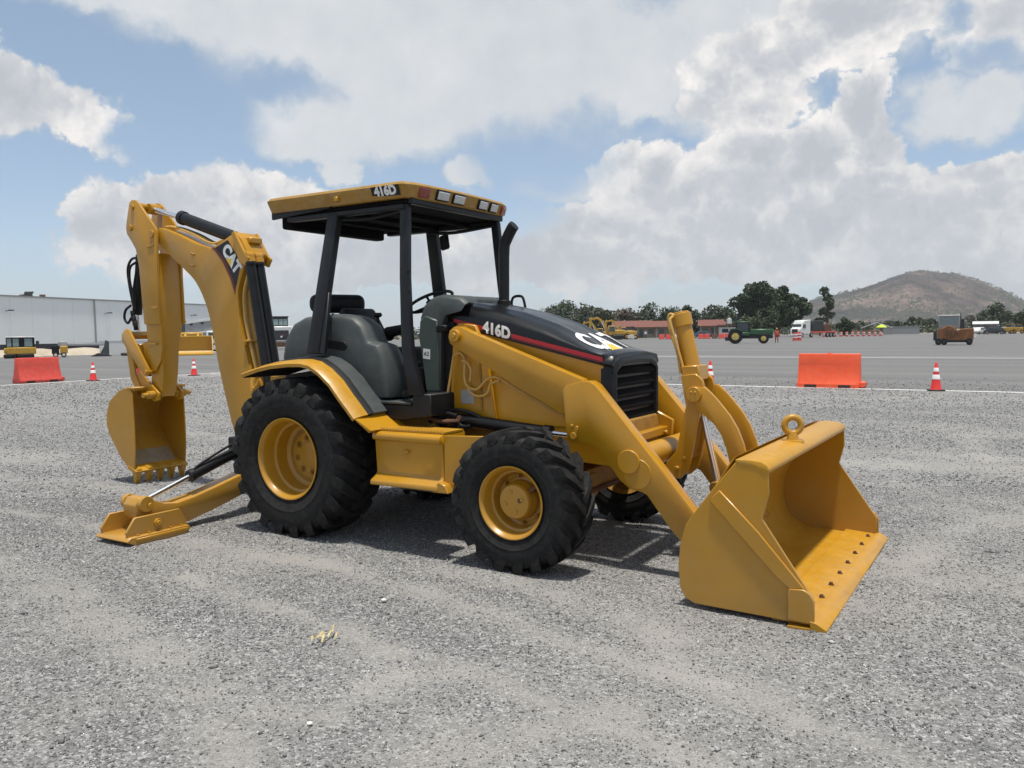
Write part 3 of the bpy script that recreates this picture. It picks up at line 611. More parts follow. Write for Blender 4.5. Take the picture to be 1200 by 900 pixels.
# fenders: yellow outer band, dark inner deck
FP = [(-.50, 1.335), (-.30, 1.385), (-.15, 1.412), (.05, 1.43), (.20, 1.432), (.30, 1.415), (.40, 1.365), (.52, 1.275), (.62, 1.165), (.70, 1.085), (.765, 1.015)]
def offset(pts, d):
    out = []
    for i, p in enumerate(pts):
        a = Vector(pts[max(0, i - 1)]); b = Vector(pts[min(len(pts) - 1, i + 1)]); t = (b - a).normalized(); out.append((p[0] - t.y * d, p[1] + t.x * d))
    return out
for s in (-1, 1):
    sec = [(-1.115, -.030), (-1.120, -.004), (-1.110, .004), (-1.03, .026), (-.985, .030), (-.985, .018), (-1.03, .012), (-1.10, -.010), (-1.108, -.030)]
    OF = {d: offset(FP, d) for d in {q for _, q in sec}}
    g = G(); g.poly([[(OF[d][i][0], -s * y, OF[d][i][1]) for y, d in sec] for i in range(len(FP))]); g.done('fender_band', YEW, T, sharp=35)
    sec = [(-.925, .044), (-.90, .047), (-.80, .052), (-.62, .055), (-.62, .035), (-.90, .018), (-.925, .020)]
    OF = {d: offset(FP, d) for d in {q for _, q in sec}}
    g = G(); g.poly([[(OF[d][i][0], -s * y, OF[d][i][1]) for y, d in sec] for i in range(len(FP))]); g.done('fender_deck', PLG, T, sharp=35)
    sec = [(-.984, .028), (-.955, .040), (-.926, .044), (-.926, .012), (-.984, .012)]
    OF = {d: offset(FP, d) for d in {q for _, q in sec}}
    g = G(); g.poly([[(OF[d][i][0], -s * y, OF[d][i][1]) for y, d in sec] for i in range(len(FP))]); g.done('fender_seal', PLB, T, sharp=35)
    OF = {d: offset(FP, d) for d in (-.034, -.010)}; g = G(); g.poly([[(OF[d][i][0], s * y, OF[d][i][1]) for y, d in ((1.095, -.034), (1.095, -.018 if 0 else -.010), (.60, -.010), (.60, -.034))] for i in range(len(FP))]); g.done('fender_dark_sheet', LIN_R, T)  # black sheet added under the arch so the gap above the tyre looks dark
    g = G(); g.prism([(-.45, .75), (.55, .75), (.76, 1.0), (.62, 1.14), (.40, 1.34), (.2, 1.40), (-.5, 1.30)], s * .60, s * .625); g.done('inner_fender', BLK, T)
    # lower skirt joining fender and tank
    g = G(); g.poly([[(.755, s * 1.112, 1.022), (.745, s * 1.10, 1.005), (.74, s * .70, 1.005), (.77, s * .70, 1.035)], [(.90, s * 1.085, .925), (.875, s * 1.08, .905), (.86, s * .70, .905), (.93, s * .70, .925)]]); g.done('fender_skirt', YEL, T, bev=.004)

# tank / step boxes
for s in (-1, 1):
    pr = [(-.985, .915), (-1.015, .905), (-1.025, .885), (-1.022, .855), (-.99, .845), (-.975, .60), (-.985, .585), (-1.055, .545), (-1.06, .510), (-.70, .505), (-.70, .915)]
    g = G(); 
    g.poly([[(x, -s * y, z) for y, z in pr] for x in (.855, 1.50)]); g.done('fuel_tank' if s < 0 else 'battery_box', YEL, T, bev=.008, seg=2)
    g = G(); g.prism([(1.503, .912), (1.86, .925), (1.76, .84), (1.66, .72), (1.60, .60), (1.585, .52), (1.503, .51)], s * .955, s * .975); g.done('splash_panel', YEL, T, bev=.005)
    g = G(); g.prism([(1.50, .58), (1.56, .56), (1.59, .50), (1.44, .50)], s * .975, s * 1.05); g.done('step_gusset', YEL, T, bev=.006)
    g = G(); g.box(.80, 1.50, s * .72, s * .97, .918, .932) 
    for i in range(22):
        x = .84 + i * .030; g.cyl((x, s * .965, .93), (x, s * .965, .942), .010, .006, 6)
    g.done('tread_plate', YEW, T)
    g = G(); g.cyl((1.165, s * .985, .77), (1.165, s * 1.00, .77), .017, n=10); g.obox((1.165, s * 1.0, .77), (.030, 0, .004), (0, .006, 0), (-.001, 0, .008)); g.cyl((1.165, s * .99, .79), (1.165, s * 1.0, .755), .008, n=6); g.done('box_latch', YEW, T, bev=.003)
g = G(); g.box(.85, 1.45, -1.04, -.85, .46, .505) if False else g.cyl((.95, -.8, .47), (1.4, -.8, .47), .03, n=10); g.done('drain_pipe', STL, T)
# pipes lying on the chassis behind the tank
for k in range(4):
    g = G(); g.tube([(.78, -.62 + .05 * k, .96 + .012 * k), (1.0, -.60 + .05 * k, 1.0 - .01 * k), (1.2, -.62 + .04 * k, .965), (1.35, -.56, .97 + .01 * k)], .016, 8, 4); g.done('hydraulic_pipe', RST, T)

# cab floor and rails
g = G(); g.prism([(.40, 1.02), (.60, 1.12), (.66, 1.10), (1.05, 1.10), (1.06, 1.185), (1.235, 1.19), (1.235, 1.02), (.95, .985), (.66, .985)], -.775, .775); g.done('cab_sill', BLK, T, bev=.008)
g = G(); g.prism([(.62, 1.108), (.64, 1.128), (1.04, 1.122), (1.04, 1.104)], -.785, .60); g.done('floor_mat', PLG, T, bev=.004)
g = G(); g.box(-.62, .62, -.60, .60, 1.02, 1.20); g.done('cab_floor', BLK, T, bev=.01)
# dash console
g = G(); DC = [(.98, 1.10), (.955, 1.25), (.925, 1.50), (.905, 1.66), (.915, 1.80), (.955, 1.895), (1.03, 1.945), (1.13, 1.965), (1.32, 1.940), (1.385, 1.895), (1.20, 1.86), (1.16, 1.80), (1.14, 1.68), (1.12, 1.18)]
def dsec(y, k, dx):
    q = 1 if y < -.45 else max(.12, 1 - (y + .45) * 1.9)
    return [(1.14 + (x - 1.14) * k * (q if x > 1.14 else 1) + dx, y, 1.10 + (z - 1.10) * (.5 + k / 2)) for x, z in DC]
g.poly([dsec(-.50, .82, .0), dsec(-.485, .95, 0), dsec(-.44, 1, 0), dsec(0, 1, -.02), dsec(.44, 1, 0), dsec(.485, .95, 0), dsec(.50, .82, 0)]); g.done('dash_console', PLG, T, bev=.012, seg=2, sharp=40)
g = G(); g.prism([(.985, 1.19), (.95, 1.45), (.92, 1.62), (.935, 1.76), (.99, 1.80), (1.11, 1.76), (1.13, 1.19)], -.488, -.512); g.done('console_panel', GRN, T, bev=.01)
g = G(); g.prism([(.965, 1.455), (1.035, 1.447), (1.038, 1.527), (.968, 1.535)], -.513, -.5145); g.done('paper_notice', WHT, T)
text('notice_text', 'A2', .045, PLB, lambda x, y: Vector((1.0 + x, -.5155, 1.49 + y)), T, bold=.001)
g = G(); g.box(1.14, 1.235, -.46, .46, 1.02, 1.74); g.done('firewall', PLB, T)
g = G(); g.box(1.10, 1.2, -.52, -.40, 1.665, 1.72); g.done('console_trim', PLB, T, bev=.01)
g = G(); g.box(1.10, 1.24, -.50, -.44, 1.0, 1.18); g.done('console_trim', PLB, T, bev=.01)
# steering wheel
g = G(); c0 = Vector((.655, 0, 1.93)); nrm = Vector((-.42, 0, .9)).normalized(); u_, v_ = g.frame(nrm); rings = []
for i in range(40):
    t = 2 * PI * i / 40; rd = math.cos(t) * u_ + math.sin(t) * v_; cc_ = c0 + .205 * rd
    rings.append([tuple(cc_ + .014 * (math.cos(q) * rd + math.sin(q) * nrm)) for q in [2 * PI * j / 8 for j in range(8)]])
rings.append(rings[0]); g.poly(rings, caps=False)
for t in (PI / 2, PI * 7 / 6, PI * 11 / 6): g.cyl(c0 - nrm * .03, c0 + .20 * (math.cos(t) * u_ + math.sin(t) * v_), .011, n=8)
g.cyl(c0 - nrm * .05, c0 + nrm * .01, .04, n=16); g.cyl(c0 - nrm * .05, c0 + Vector((.25, 0, -.42)), .03, n=12)
g.done('steering_wheel', PLB, T)
# seat with side consoles, turned a little
def rbox(name, m, c, hx, hy, hz, rz=0.0, ry=0.0, bev=.05, seg=4, par=T):
    g = G(); mt = Matrix.Rotation(rz, 3, 'Z') @ Matrix.Rotation(ry, 3, 'Y')
    g.obox(c, mt @ Vector((hx, 0, 0)), mt @ Vector((0, hy, 0)), mt @ Vector((0, 0, hz))); return g.done(name, m, par, bev=bev, seg=seg, sharp=50)
ST = bpy.data.objects.new('operator_seat', None); C.objects.link(ST); ST.parent = T
rbox('seat_cushion', PLB, (.02, .02, 1.44), .25, .25, .07, bev=.045, par=ST)
g = G(); cs = [(-.84, 1.44), (-.80, 1.62), (-.72, 1.74), (-.60, 1.80), (-.42, 1.815), (-.26, 1.79), (-.20, 1.70), (-.16, 1.45)]
def ssec(y, k): 
    return [(-.50 + (x + .50) * k, y, 1.44 + (z - 1.44) * k) for x, z in cs]
g.poly([ssec(-.30, .78), ssec(-.285, .9), ssec(-.23, .98), ssec(-.1, 1.0), ssec(.1, 1.0), ssec(.23, .98), ssec(.285, .9), ssec(.30, .78)]); g.done('seat_back', PLG, ST, bev=.01, seg=2, sharp=50)
rbox('headrest', PLB, (-.42, -.03, 1.945), .075, .27, .088, rz=-.38, bev=.070, seg=5, par=ST)
g = G(); g.cyl((-.42, .06, 1.80), (-.42, .06, 1.90), .012, n=8); g.cyl((-.42, -.10, 1.80), (-.42, -.10, 1.90), .012, n=8); g.done('headrest_rod', STL, ST)
g = G(); g.prism([(x - .35, z) for x, z in [(.0, 1.45), (.02, 1.62), (.07, 1.80), (.12, 1.90), (.17, 1.895), (.25, 1.78), (.30, 1.70), (.30, 1.45)]], -.20, .22); g.done('backrest_front', PLB, ST, bev=.03, seg=3)
g = G(); SC_ = [(-.52, 1.46), (-.48, 1.63), (-.38, 1.755), (-.24, 1.81), (.05, 1.828), (.22, 1.822), (.33, 1.80), (.42, 1.735), (.47, 1.635), (.49, 1.60), (.59, 1.575), (.635, 1.50), (.69, 1.32), (.70, 1.15), (.50, 1.14), (.20, 1.45)]
def csec(y, k): return [(.15 + (x - .15) * k, y, 1.2 + (z - 1.2) * k) for x, z in SC_]
g.poly([[(x + .12, y, z) for x, y, z in csec(y_, k_)] for y_, k_ in ((-.775, .90), (-.765, .955), (-.73, .99), (-.69, 1.0), (-.56, .99), (-.50, .955), (-.47, .90))]); g.done('side_console', PLG, T, bev=.008, seg=2, sharp=45)
g = G(); g.poly([[(x, .665 - i * .07, 1.2 + (z - 1.2) * .5) for x, y, z in csec(0, k_)] for i, k_ in enumerate((.86, .94, .94, .86))]); g.done('side_console', PLG, T, bev=.008, seg=2, sharp=45)
g = G(); g.prism([(.12, 1.55), (.15, 1.62), (.36, 1.60), (.40, 1.56), (.36, 1.52)], -.780, -.765); g.done('console_recess', PLB, T, bev=.006)
rbox('console_lid', PLB, (-.13, -.765, 1.60), .075, .008, .035, ry=.1, bev=.01, seg=2)
g = G(); g.cyl((.33, -.32, 1.50), (.31, -.30, 1.80), .012, n=10); g.cyl((.31, -.30, 1.80), (.31, -.30, 1.815), .02, .038, 16); g.cyl((.31, -.30, 1.815), (.31, -.30, 1.84), .038, .030, 16); g.tube([(.33, -.32, 1.50), (.34, -.32, 1.58)], .024, 10, 0); g.done('joystick', PLB, T)
g = G(); g.cyl((.28, .10, 1.50), (.27, .10, 1.76), .012, n=10); g.cyl((.27, .10, 1.76), (.27, .10, 1.80), .030, .026, 16); g.done('joystick', PLB, T)
g = G(); g.prism([(.37, 1.60), (.385, 1.69), (.44, 1.715), (.62, 1.735), (.64, 1.70), (.60, 1.655), (.46, 1.635), (.42, 1.59)], -.36, -.24); g.done('armrest', PLB, T, bev=.02, seg=2)
rbox('pedal_box', PLB, (.78, -.10, 1.25), .14, .36, .12, bev=.03, seg=2)
rbox('pedestal', PLB, (.40, -.12, 1.38), .16, .30, .16, bev=.04, seg=2)
g = G(); g.obox((.80, -.44, 1.40), (.05, 0, .01), (0, .05, 0), (-.003, 0, .018)); g.done('pedal', PLG, T, bev=.006)
g = G(); g.obox((.76, -.55, 1.165), (.06, 0, .0), (0, .05, 0), (0, 0, .03)); g.done('foot_rest', PLG, T, bev=.01)
# exhaust stack and grab handle
g = G(); g.tube([(1.29, .20, 1.86), (1.295, .20, 2.1), (1.30, .20, 2.36), (1.325, .20, 2.44), (1.38, .20, 2.53), (1.405, .20, 2.555)], [.045, .045, .045, .045, .045, .046, .047, .046, .047, .048, .048, .048, .048, .048, .047, .047, .047], 20, 3); g.done('exhaust_stack', BLK, T)
g = G(); g.cyl((1.29, .20, 1.84), (1.29, .20, 1.93), .062, .055, 20); g.done('exhaust_collar', PLB, T, bev=.006)
g = G(); g.tube([(1.24, .40, 1.84), (1.245, .40, 1.93), (1.27, .40, 1.965), (1.33, .40, 1.97), (1.365, .40, 1.94), (1.395, .40, 1.80)], .012, 8, 4); g.done('hood_handle', BLK, T)

# ================================================================ backhoe
YC = .06
BM = [(-3.06, 2.80), (-3.02, 2.855), (-2.87, 2.815), (-2.67, 2.745), (-2.40, 2.64), (-2.17, 2.575), (-1.96, 2.645), (-1.86, 2.685), (-1.77, 2.715), (-1.68, 2.63), (-1.60, 2.49), (-1.61, 2.45), (-1.70, 2.28), (-1.765, 2.11), (-1.765, 1.90), (-1.745, 1.78), (-1.66, 1.43), (-1.55, 1.05), (-1.44, .80), (-1.30, .60), (-1.18, .52), (-1.16, .44), (-1.22, .38), (-1.35, .38), (-1.62, .44), (-1.80, .54), (-1.90, .66), (-1.99, .93), (-2.11, 1.35), (-2.185, 1.69), (-2.265, 1.96), (-2.42, 2.22), (-2.63, 2.39), (-2.97, 2.62), (-3.06, 2.70)]
def smooth2(p, n=4):
    Q = [Vector(q) for q in p]; Q = [Q[0] * 2 - Q[1]] + Q + [Q[-1] * 2 - Q[-2]]; R = []
    for i in range(1, len(Q) - 2):
        for t in range(n):
            t /= n; a, b, c_, d = Q[i - 1:i + 3]; v = 0.5 * ((2 * b) + (c_ - a) * t + (2 * a - 5 * b + 4 * c_ - d) * t * t + (3 * b - a - 3 * c_ + d) * t ** 3); R.append((v.x, v.y))
    return R + [tuple(p[-1])]
BM = BM[:1] + smooth2(BM[1:6]) + BM[6:11] + smooth2(BM[11:21]) + BM[21:26] + smooth2(BM[26:34]) + BM[34:]
g = G(); g.prism(BM, YC - .125, YC + .125); g.done('boom', YEL, T, bev=.007, seg=2)
for s in (-1, 1):
    yv = YC + s * .127
    g = G(); g.prism([(-2.09, 2.575), (-1.895, 2.642), (-1.705, 2.40), (-1.80, 2.135), (-1.84, 2.26), (-1.95, 2.44)], yv - s * .001, yv + s * .0012); g.done('boom_decal', BLG, T)
    g = G(); g.prism([(-2.155, 2.585), (-2.125, 2.57), (-1.985, 2.425), (-1.875, 2.25), (-1.81, 2.08), (-1.80, 2.135), (-1.84, 2.26), (-1.95, 2.44), (-2.09, 2.575)], yv - s * .001, yv + s * .0016); g.done('decal_edge', DRD, T)
th = -math.radians(52)
def boom_txt(x, y):
    c, s_ = math.cos(th), math.sin(th); cx, cz = -1.845, 2.445
    return Vector((cx + x * c - y * s_, YC - .1300, cz + x * s_ + y * c))
text('boom_letters', 'CAT', .175, WHT, boom_txt, T, bold=.010, xs=.94)
g = G(); vs = [g.b.verts.new(boom_txt(a, b) + Vector((0, -.0008, 0))) for a, b in ((-.055, -.062), (.055, -.062), (0, .008))]; g.b.faces.new(vs); g.done('boom_triangle', YVN, T)
# boom head with cylinder bosses
for s in (-1, 1):
    g = G(); g.cyl((-1.70, YC + s * .10, 2.50), (-1.70, YC + s * .150, 2.50), .05, n=20); g.done('boom_boss', YEL, T, bev=.004) if s > 0 else g.b.free()
for y in (YC - .105, YC + .005):
    g = G(); g.cyl((-1.60, y, 2.44), (-1.585, y, 2.38), .055, n=20); g.cyl((-1.625, y - .05, 2.46), (-1.625, y + .05, 2.46), .052, n=20); g.done('cylinder_eye', YEL, T, bev=.004)
    g = G(); g.cyl((-1.592, y, 2.395), (-1.32, y, .90), .052, n=28); g.cyl((-1.588, y, 2.40), (-1.583, y, 2.37), .057, n=28); g.done('boom_cylinder', BLK, T, bev=.003)
g = G(); g.prism([(-1.80, 2.70), (-1.76, 2.725), (-1.60, 2.48), (-1.55, 2.44), (-1.60, 2.36), (-1.70, 2.40)], YC + .128, YC + .158); g.done('head_ear', YEL, T, bev=.006)
g = G(); g.prism([(-1.80, 2.70), (-1.76, 2.725), (-1.60, 2.48), (-1.55, 2.44), (-1.60, 2.36), (-1.70, 2.40)], YC - .160, YC - .128); g.done('head_ear', YEL, T, bev=.006)
g = G(); g.box(-1.72, -1.63, YC - .06, YC + .10, 2.60, 2.66); g.done('head_block', YEL, T, bev=.01)
for k, (dx, y) in enumerate(((.025, -.09), (.030, -.02), (.028, .05))):
    g = G(); g.tube([(-1.66 + dx, YC + y, 2.30), (-1.74 + dx, YC + y, 2.10), (-1.74 + dx, YC + y, 1.88), (-1.72 + dx, YC + y, 1.75), (-1.63 + dx, YC + y, 1.43), (-1.52 + dx, YC + y, 1.08), (-1.40 + dx, YC + y, .85)], .016, 8, 3); g.done('boom_pipe', HOS, T)
g = G(); g.obox((-1.655, YC - .02, 1.60), (.035, 0, .008), (0, .13, 0), (-.003, 0, .012)); g.done('pipe_clamp', YEL, T, bev=.004)
for (x, z, dx, dz) in ((-2.46, 2.535, .03, -.012), (-2.47, 2.41, .032, -.004)):
    g = G(); g.cyl((x - dx, YC - .13, z - dz), (x + dx, YC - .13, z + dz), .010, n=8); g.done('boom_lug', YED, T, bev=.002)
for k in range(3):
    g = G(); g.tube([(-3.0, YC - .05 + .045 * k, 2.87), (-2.86, YC - .05 + .045 * k, 2.855), (-2.55, YC - .05 + .045 * k, 2.76), (-2.25, YC - .05 + .045 * k, 2.64), (-2.05, YC - .05 + .045 * k, 2.66)], .013, 8, 4); g.done('boom_top_hose', HOS if k < 2 else PLB, T)
# hoses tangled at the boom foot
for k in range(4):
    g = G(); g.tube([(-1.54 + .03 * k, YC - .15 - .015 * k, 1.28), (-1.53 + .02 * k, YC - .19, 1.17 - .02 * k), (-1.50 + .03 * k, YC - .20, 1.10 + .03 * k), (-1.42, YC - .18, 1.22 - .05 * k), (-1.38 + .03 * k, YC - .17, 1.05), (-1.30, YC - .15, .85)], .015, 8, 4); g.done('foot_hose', YEL, T)
# stick
PLT = [(-3.485, 3.165), (-3.44, 3.19), (-3.375, 3.185), (-3.29, 3.12), (-3.03, 2.845), (-3.015, 2.80), (-3.03, 2.34), (-3.015, 1.80), (-3.30, 1.80), (-3.325, 2.09), (-3.355, 2.45), (-3.40, 2.64), (-3.47, 2.73), (-3.55, 2.82), (-3.565, 2.88), (-3.555, 2.94)]
for s in (-1, 1):
    g = G(); g.prism(PLT, YC + s * .135, YC + s * .165); g.done('stick_plate', YEL, T, bev=.006, seg=2)
    for (x, z, r) in ((-3.475, 2.885, .034), (-3.09, 2.79, .040), (-3.42, 3.11, .028)):
        g = G(); g.cyl((x, YC + s * .16, z), (x, YC + s * .182, z), r, n=20); g.done('stick_pin', YEL, T, bev=.004)
    g = G(); g.obox((-3.12, YC + s * .168, 2.66), (.055, 0, .008), (0, .008, 0), (0, 0, .010)); g.obox((-3.10, YC + s * .168, 1.98), (.05, 0, 0), (0, .006, 0), (0, 0, .012)); g.done('plate_stop', YEL, T, bev=.003)
g = G(); R = lambda x0, x1, h, z: [(x0, YC - h, z), (x1, YC - h, z), (x1, YC + h, z), (x0, YC + h, z)]
g.poly([R(-3.38, -3.05, .134, 2.58), R(-3.345, -3.04, .134, 2.20), R(-3.31, -3.03, .134, 1.80), R(-3.33, -3.07, .110, 1.57), R(-3.30, -3.085, .095, 1.25), R(-3.33, -3.12, .090, 1.06), R(-3.31, -3.16, .090, .985)]); g.done('stick', YEL, T, bev=.007, seg=2)
g = G(); g.prism([(-3.40, 1.60), (-3.05, 1.60), (-3.08, 1.40), (-3.18, 1.28), (-3.36, 1.25)], YC - .125, YC - .10); g.done('stick_doubler', YEL, T, bev=.005) 
for y0, y1 in ((YC - .155, YC - .125),):
    g = G(); g.box(-3.28, -3.12, y0, y1, 1.575, 1.59); g.done('stick_tab', YEL, T)
# stick cylinder
g = G(); g.cyl((-2.78, YC, 2.955), (-1.92, YC, 2.675), .066, n=28); g.cyl((-2.80, YC, 2.962), (-2.74, YC, 2.942), .076, n=28); g.done('stick_cylinder', BLK, T, bev=.004)
g = G(); g.cyl((-3.33, YC, 3.105), (-2.78, YC, 2.955), .030, n=18); g.done('stick_rod', CHR, T)
g = G(); g.cyl((-3.36, YC - .13, 3.11), (-3.36, YC + .13, 3.11), .045, n=18); g.cyl((-3.30, YC - .05, 3.095), (-3.30, YC + .05, 3.095), .06, n=18); g.done('rod_eye', YEL, T, bev=.004)
# bucket cylinder, hoses and links at the back of the stick
g = G(); g.cyl((-3.56, YC, 2.60), (-3.66, YC, 1.92), .050, n=22); g.done('bucket_cylinder', BLK, T, bev=.003)
g = G(); g.cyl((-3.66, YC, 1.92), (-3.655, YC, 1.68), .026, n=16); g.done('bucket_rod', CHR, T)
for k, h in enumerate([[(-3.50, 2.56), (-3.64, 2.55), (-3.72, 2.44), (-3.70, 2.25), (-3.64, 2.02)], [(-3.48, 2.52), (-3.64, 2.46), (-3.66, 2.30), (-3.60, 2.10), (-3.62, 1.90)], [(-3.50, 2.40), (-3.56, 2.2), (-3.56, 1.98)], [(-3.60, 2.02), (-3.70, 1.97), (-3.73, 1.88), (-3.67, 1.82), (-3.60, 1.88)]]):
    g = G(); g.tube([(x, YC - .06 - .02 * k, z) for x, z in h], .014, 10, 4); g.done('bucket_hose', PLB, T)
for k in range(3):
    g = G(); g.cyl((-3.62 + .05 * k, YC - .09 - .02 * k, 1.96 - .06 * k), (-3.60 + .05 * k, YC - .09 - .02 * k, 1.84 - .05 * k), .026, n=10); g.done('hose_fitting', PLB, T, bev=.004)
for s in (-1, 1):
    lk = [(-3.71, 1.62), (-3.70, 1.70), (-3.63, 1.755), (-3.57, 1.745), (-3.24, 1.31), (-3.225, 1.265), (-3.255, 1.22), (-3.305, 1.215), (-3.35, 1.25)]
    g = G(); g.prism(lk, YC + s * .155, YC + s * .182); g.done('idler_link', YEL, T, bev=.006, seg=2)
    g = G(); g.cyl((-3.27, YC + s * .10, 1.265), (-3.27, YC + s * .20, 1.265), .026, n=14); g.done('link_pin', YEL, T, bev=.003)
    lk = [(-3.69, 1.60), (-3.60, 1.62), (-3.53, 1.24), (-3.38, 1.00), (-3.47, .98), (-3.62, 1.18)]
    g = G(); g.prism(lk, YC + s * .12, YC + s * .15); g.done('bucket_link', YEL, T, bev=.006)
g = G(); g.cyl((-3.655, YC - .16, 1.68), (-3.655, YC + .16, 1.68), .045, n=16); g.box(-3.70, -3.50, YC - .11, YC + .11, 1.30, 1.58); g.done('link_block', YEL, T, bev=.01)
# digging bucket
DB = bpy.data.objects.new('digging_bucket', None); C.objects.link(DB); DB.parent = T
bc = YC + .03; hw = .335
SP = [(-3.50, 1.09), (-3.40, 1.075), (-3.36, 1.03), (-3.365, .93), (-3.355, .66), (-3.355, .38), (-3.385, .13), (-3.47, .16), (-3.65, .32), (-3.83, .55), (-3.875, .66), (-3.87, .78), (-3.80, .93), (-3.62, 1.05)]
for s in (-1, 1):
    g = G(); g.prism(SP, bc + s * (hw - .016), bc + s * hw); g.done('side_plate', YEL, DB, bev=.003)
ip = [(-3.36, 1.055), (-3.50, 1.065), (-3.62, 1.03), (-3.78, .91), (-3.845, .77), (-3.85, .66), (-3.80, .55), (-3.63, .34), (-3.48, .19), (-3.385, .145)]
op = [(a - .022 if i > 2 else a, b + (.02 if i < 3 else -.016)) for i, (a, b) in enumerate(ip)]
g = G(); g.poly([[(x, y, z) for x, z in ip] + [(x, y, z) for x, z in reversed(op)] for y in (bc - hw + .018, bc, bc + hw - .018)]); g.done('bucket_shell', YEW, DB, sharp=40)
g = G(); g.prism([(-3.62, .355), (-3.48, .205), (-3.41, .172), (-3.41, .165), (-3.48, .198), (-3.62, .348)], bc - .27, bc + .27); g.done('worn_floor', YIN, DB)
g = G(); g.box(-3.46, -3.335, bc - hw - .004, bc + hw + .004, 1.075, 1.10); g.done('bucket_top_edge', YEW, DB, bev=.005)
g = G(); g.prism([(-3.50, .215), (-3.36, .165), (-3.345, .150), (-3.36, .13), (-3.50, .18)], bc - hw - .006, bc + hw + .006); g.done('bucket_lip', YEW, DB, bev=.003)
for i in range(5):
    y = bc - hw + .045 + i * (2 * hw - .09) / 4
    g = G(); g.poly([[(-3.44, y - .032, .20), (-3.35, y - .032, .175), (-3.35, y + .032, .175), (-3.44, y + .032, .20)], [(-3.44, y - .032, .13), (-3.36, y - .032, .115), (-3.36, y + .032, .115), (-3.44, y + .032, .13)], [(-3.425, y - .022, .0), (-3.40, y - .022, .0), (-3.40, y + .022, .0), (-3.425, y + .022, .0)]]); g.done('bucket_tooth', YEW, DB, bev=.003)
for s in (-1, 1):
    g = G(); g.prism([(-3.55, 1.06), (-3.52, 1.22), (-3.46, 1.27), (-3.40, 1.22), (-3.20, 1.08), (-3.13, 1.03), (-3.14, .95), (-3.22, .93), (-3.36, .99)], bc + s * .15 - .014, bc + s * .15 + .014); g.done('bucket_ear', YEL, DB, bev=.005)
    g = G(); g.cyl((-3.22, bc + s * .10, 1.01), (-3.22, bc + s * .24, 1.01), .045, n=18); g.cyl((-3.22, bc + s * .22, 1.01), (-3.22, bc + s * .26, 1.01), .03, n=12); g.done('pivot_boss', YEW, DB, bev=.004)
g = G(); g.cyl((-3.22, bc - .3, 1.01), (-3.22, bc + .3, 1.01), .028, n=14); g.done('pivot_pin', YEL, DB)

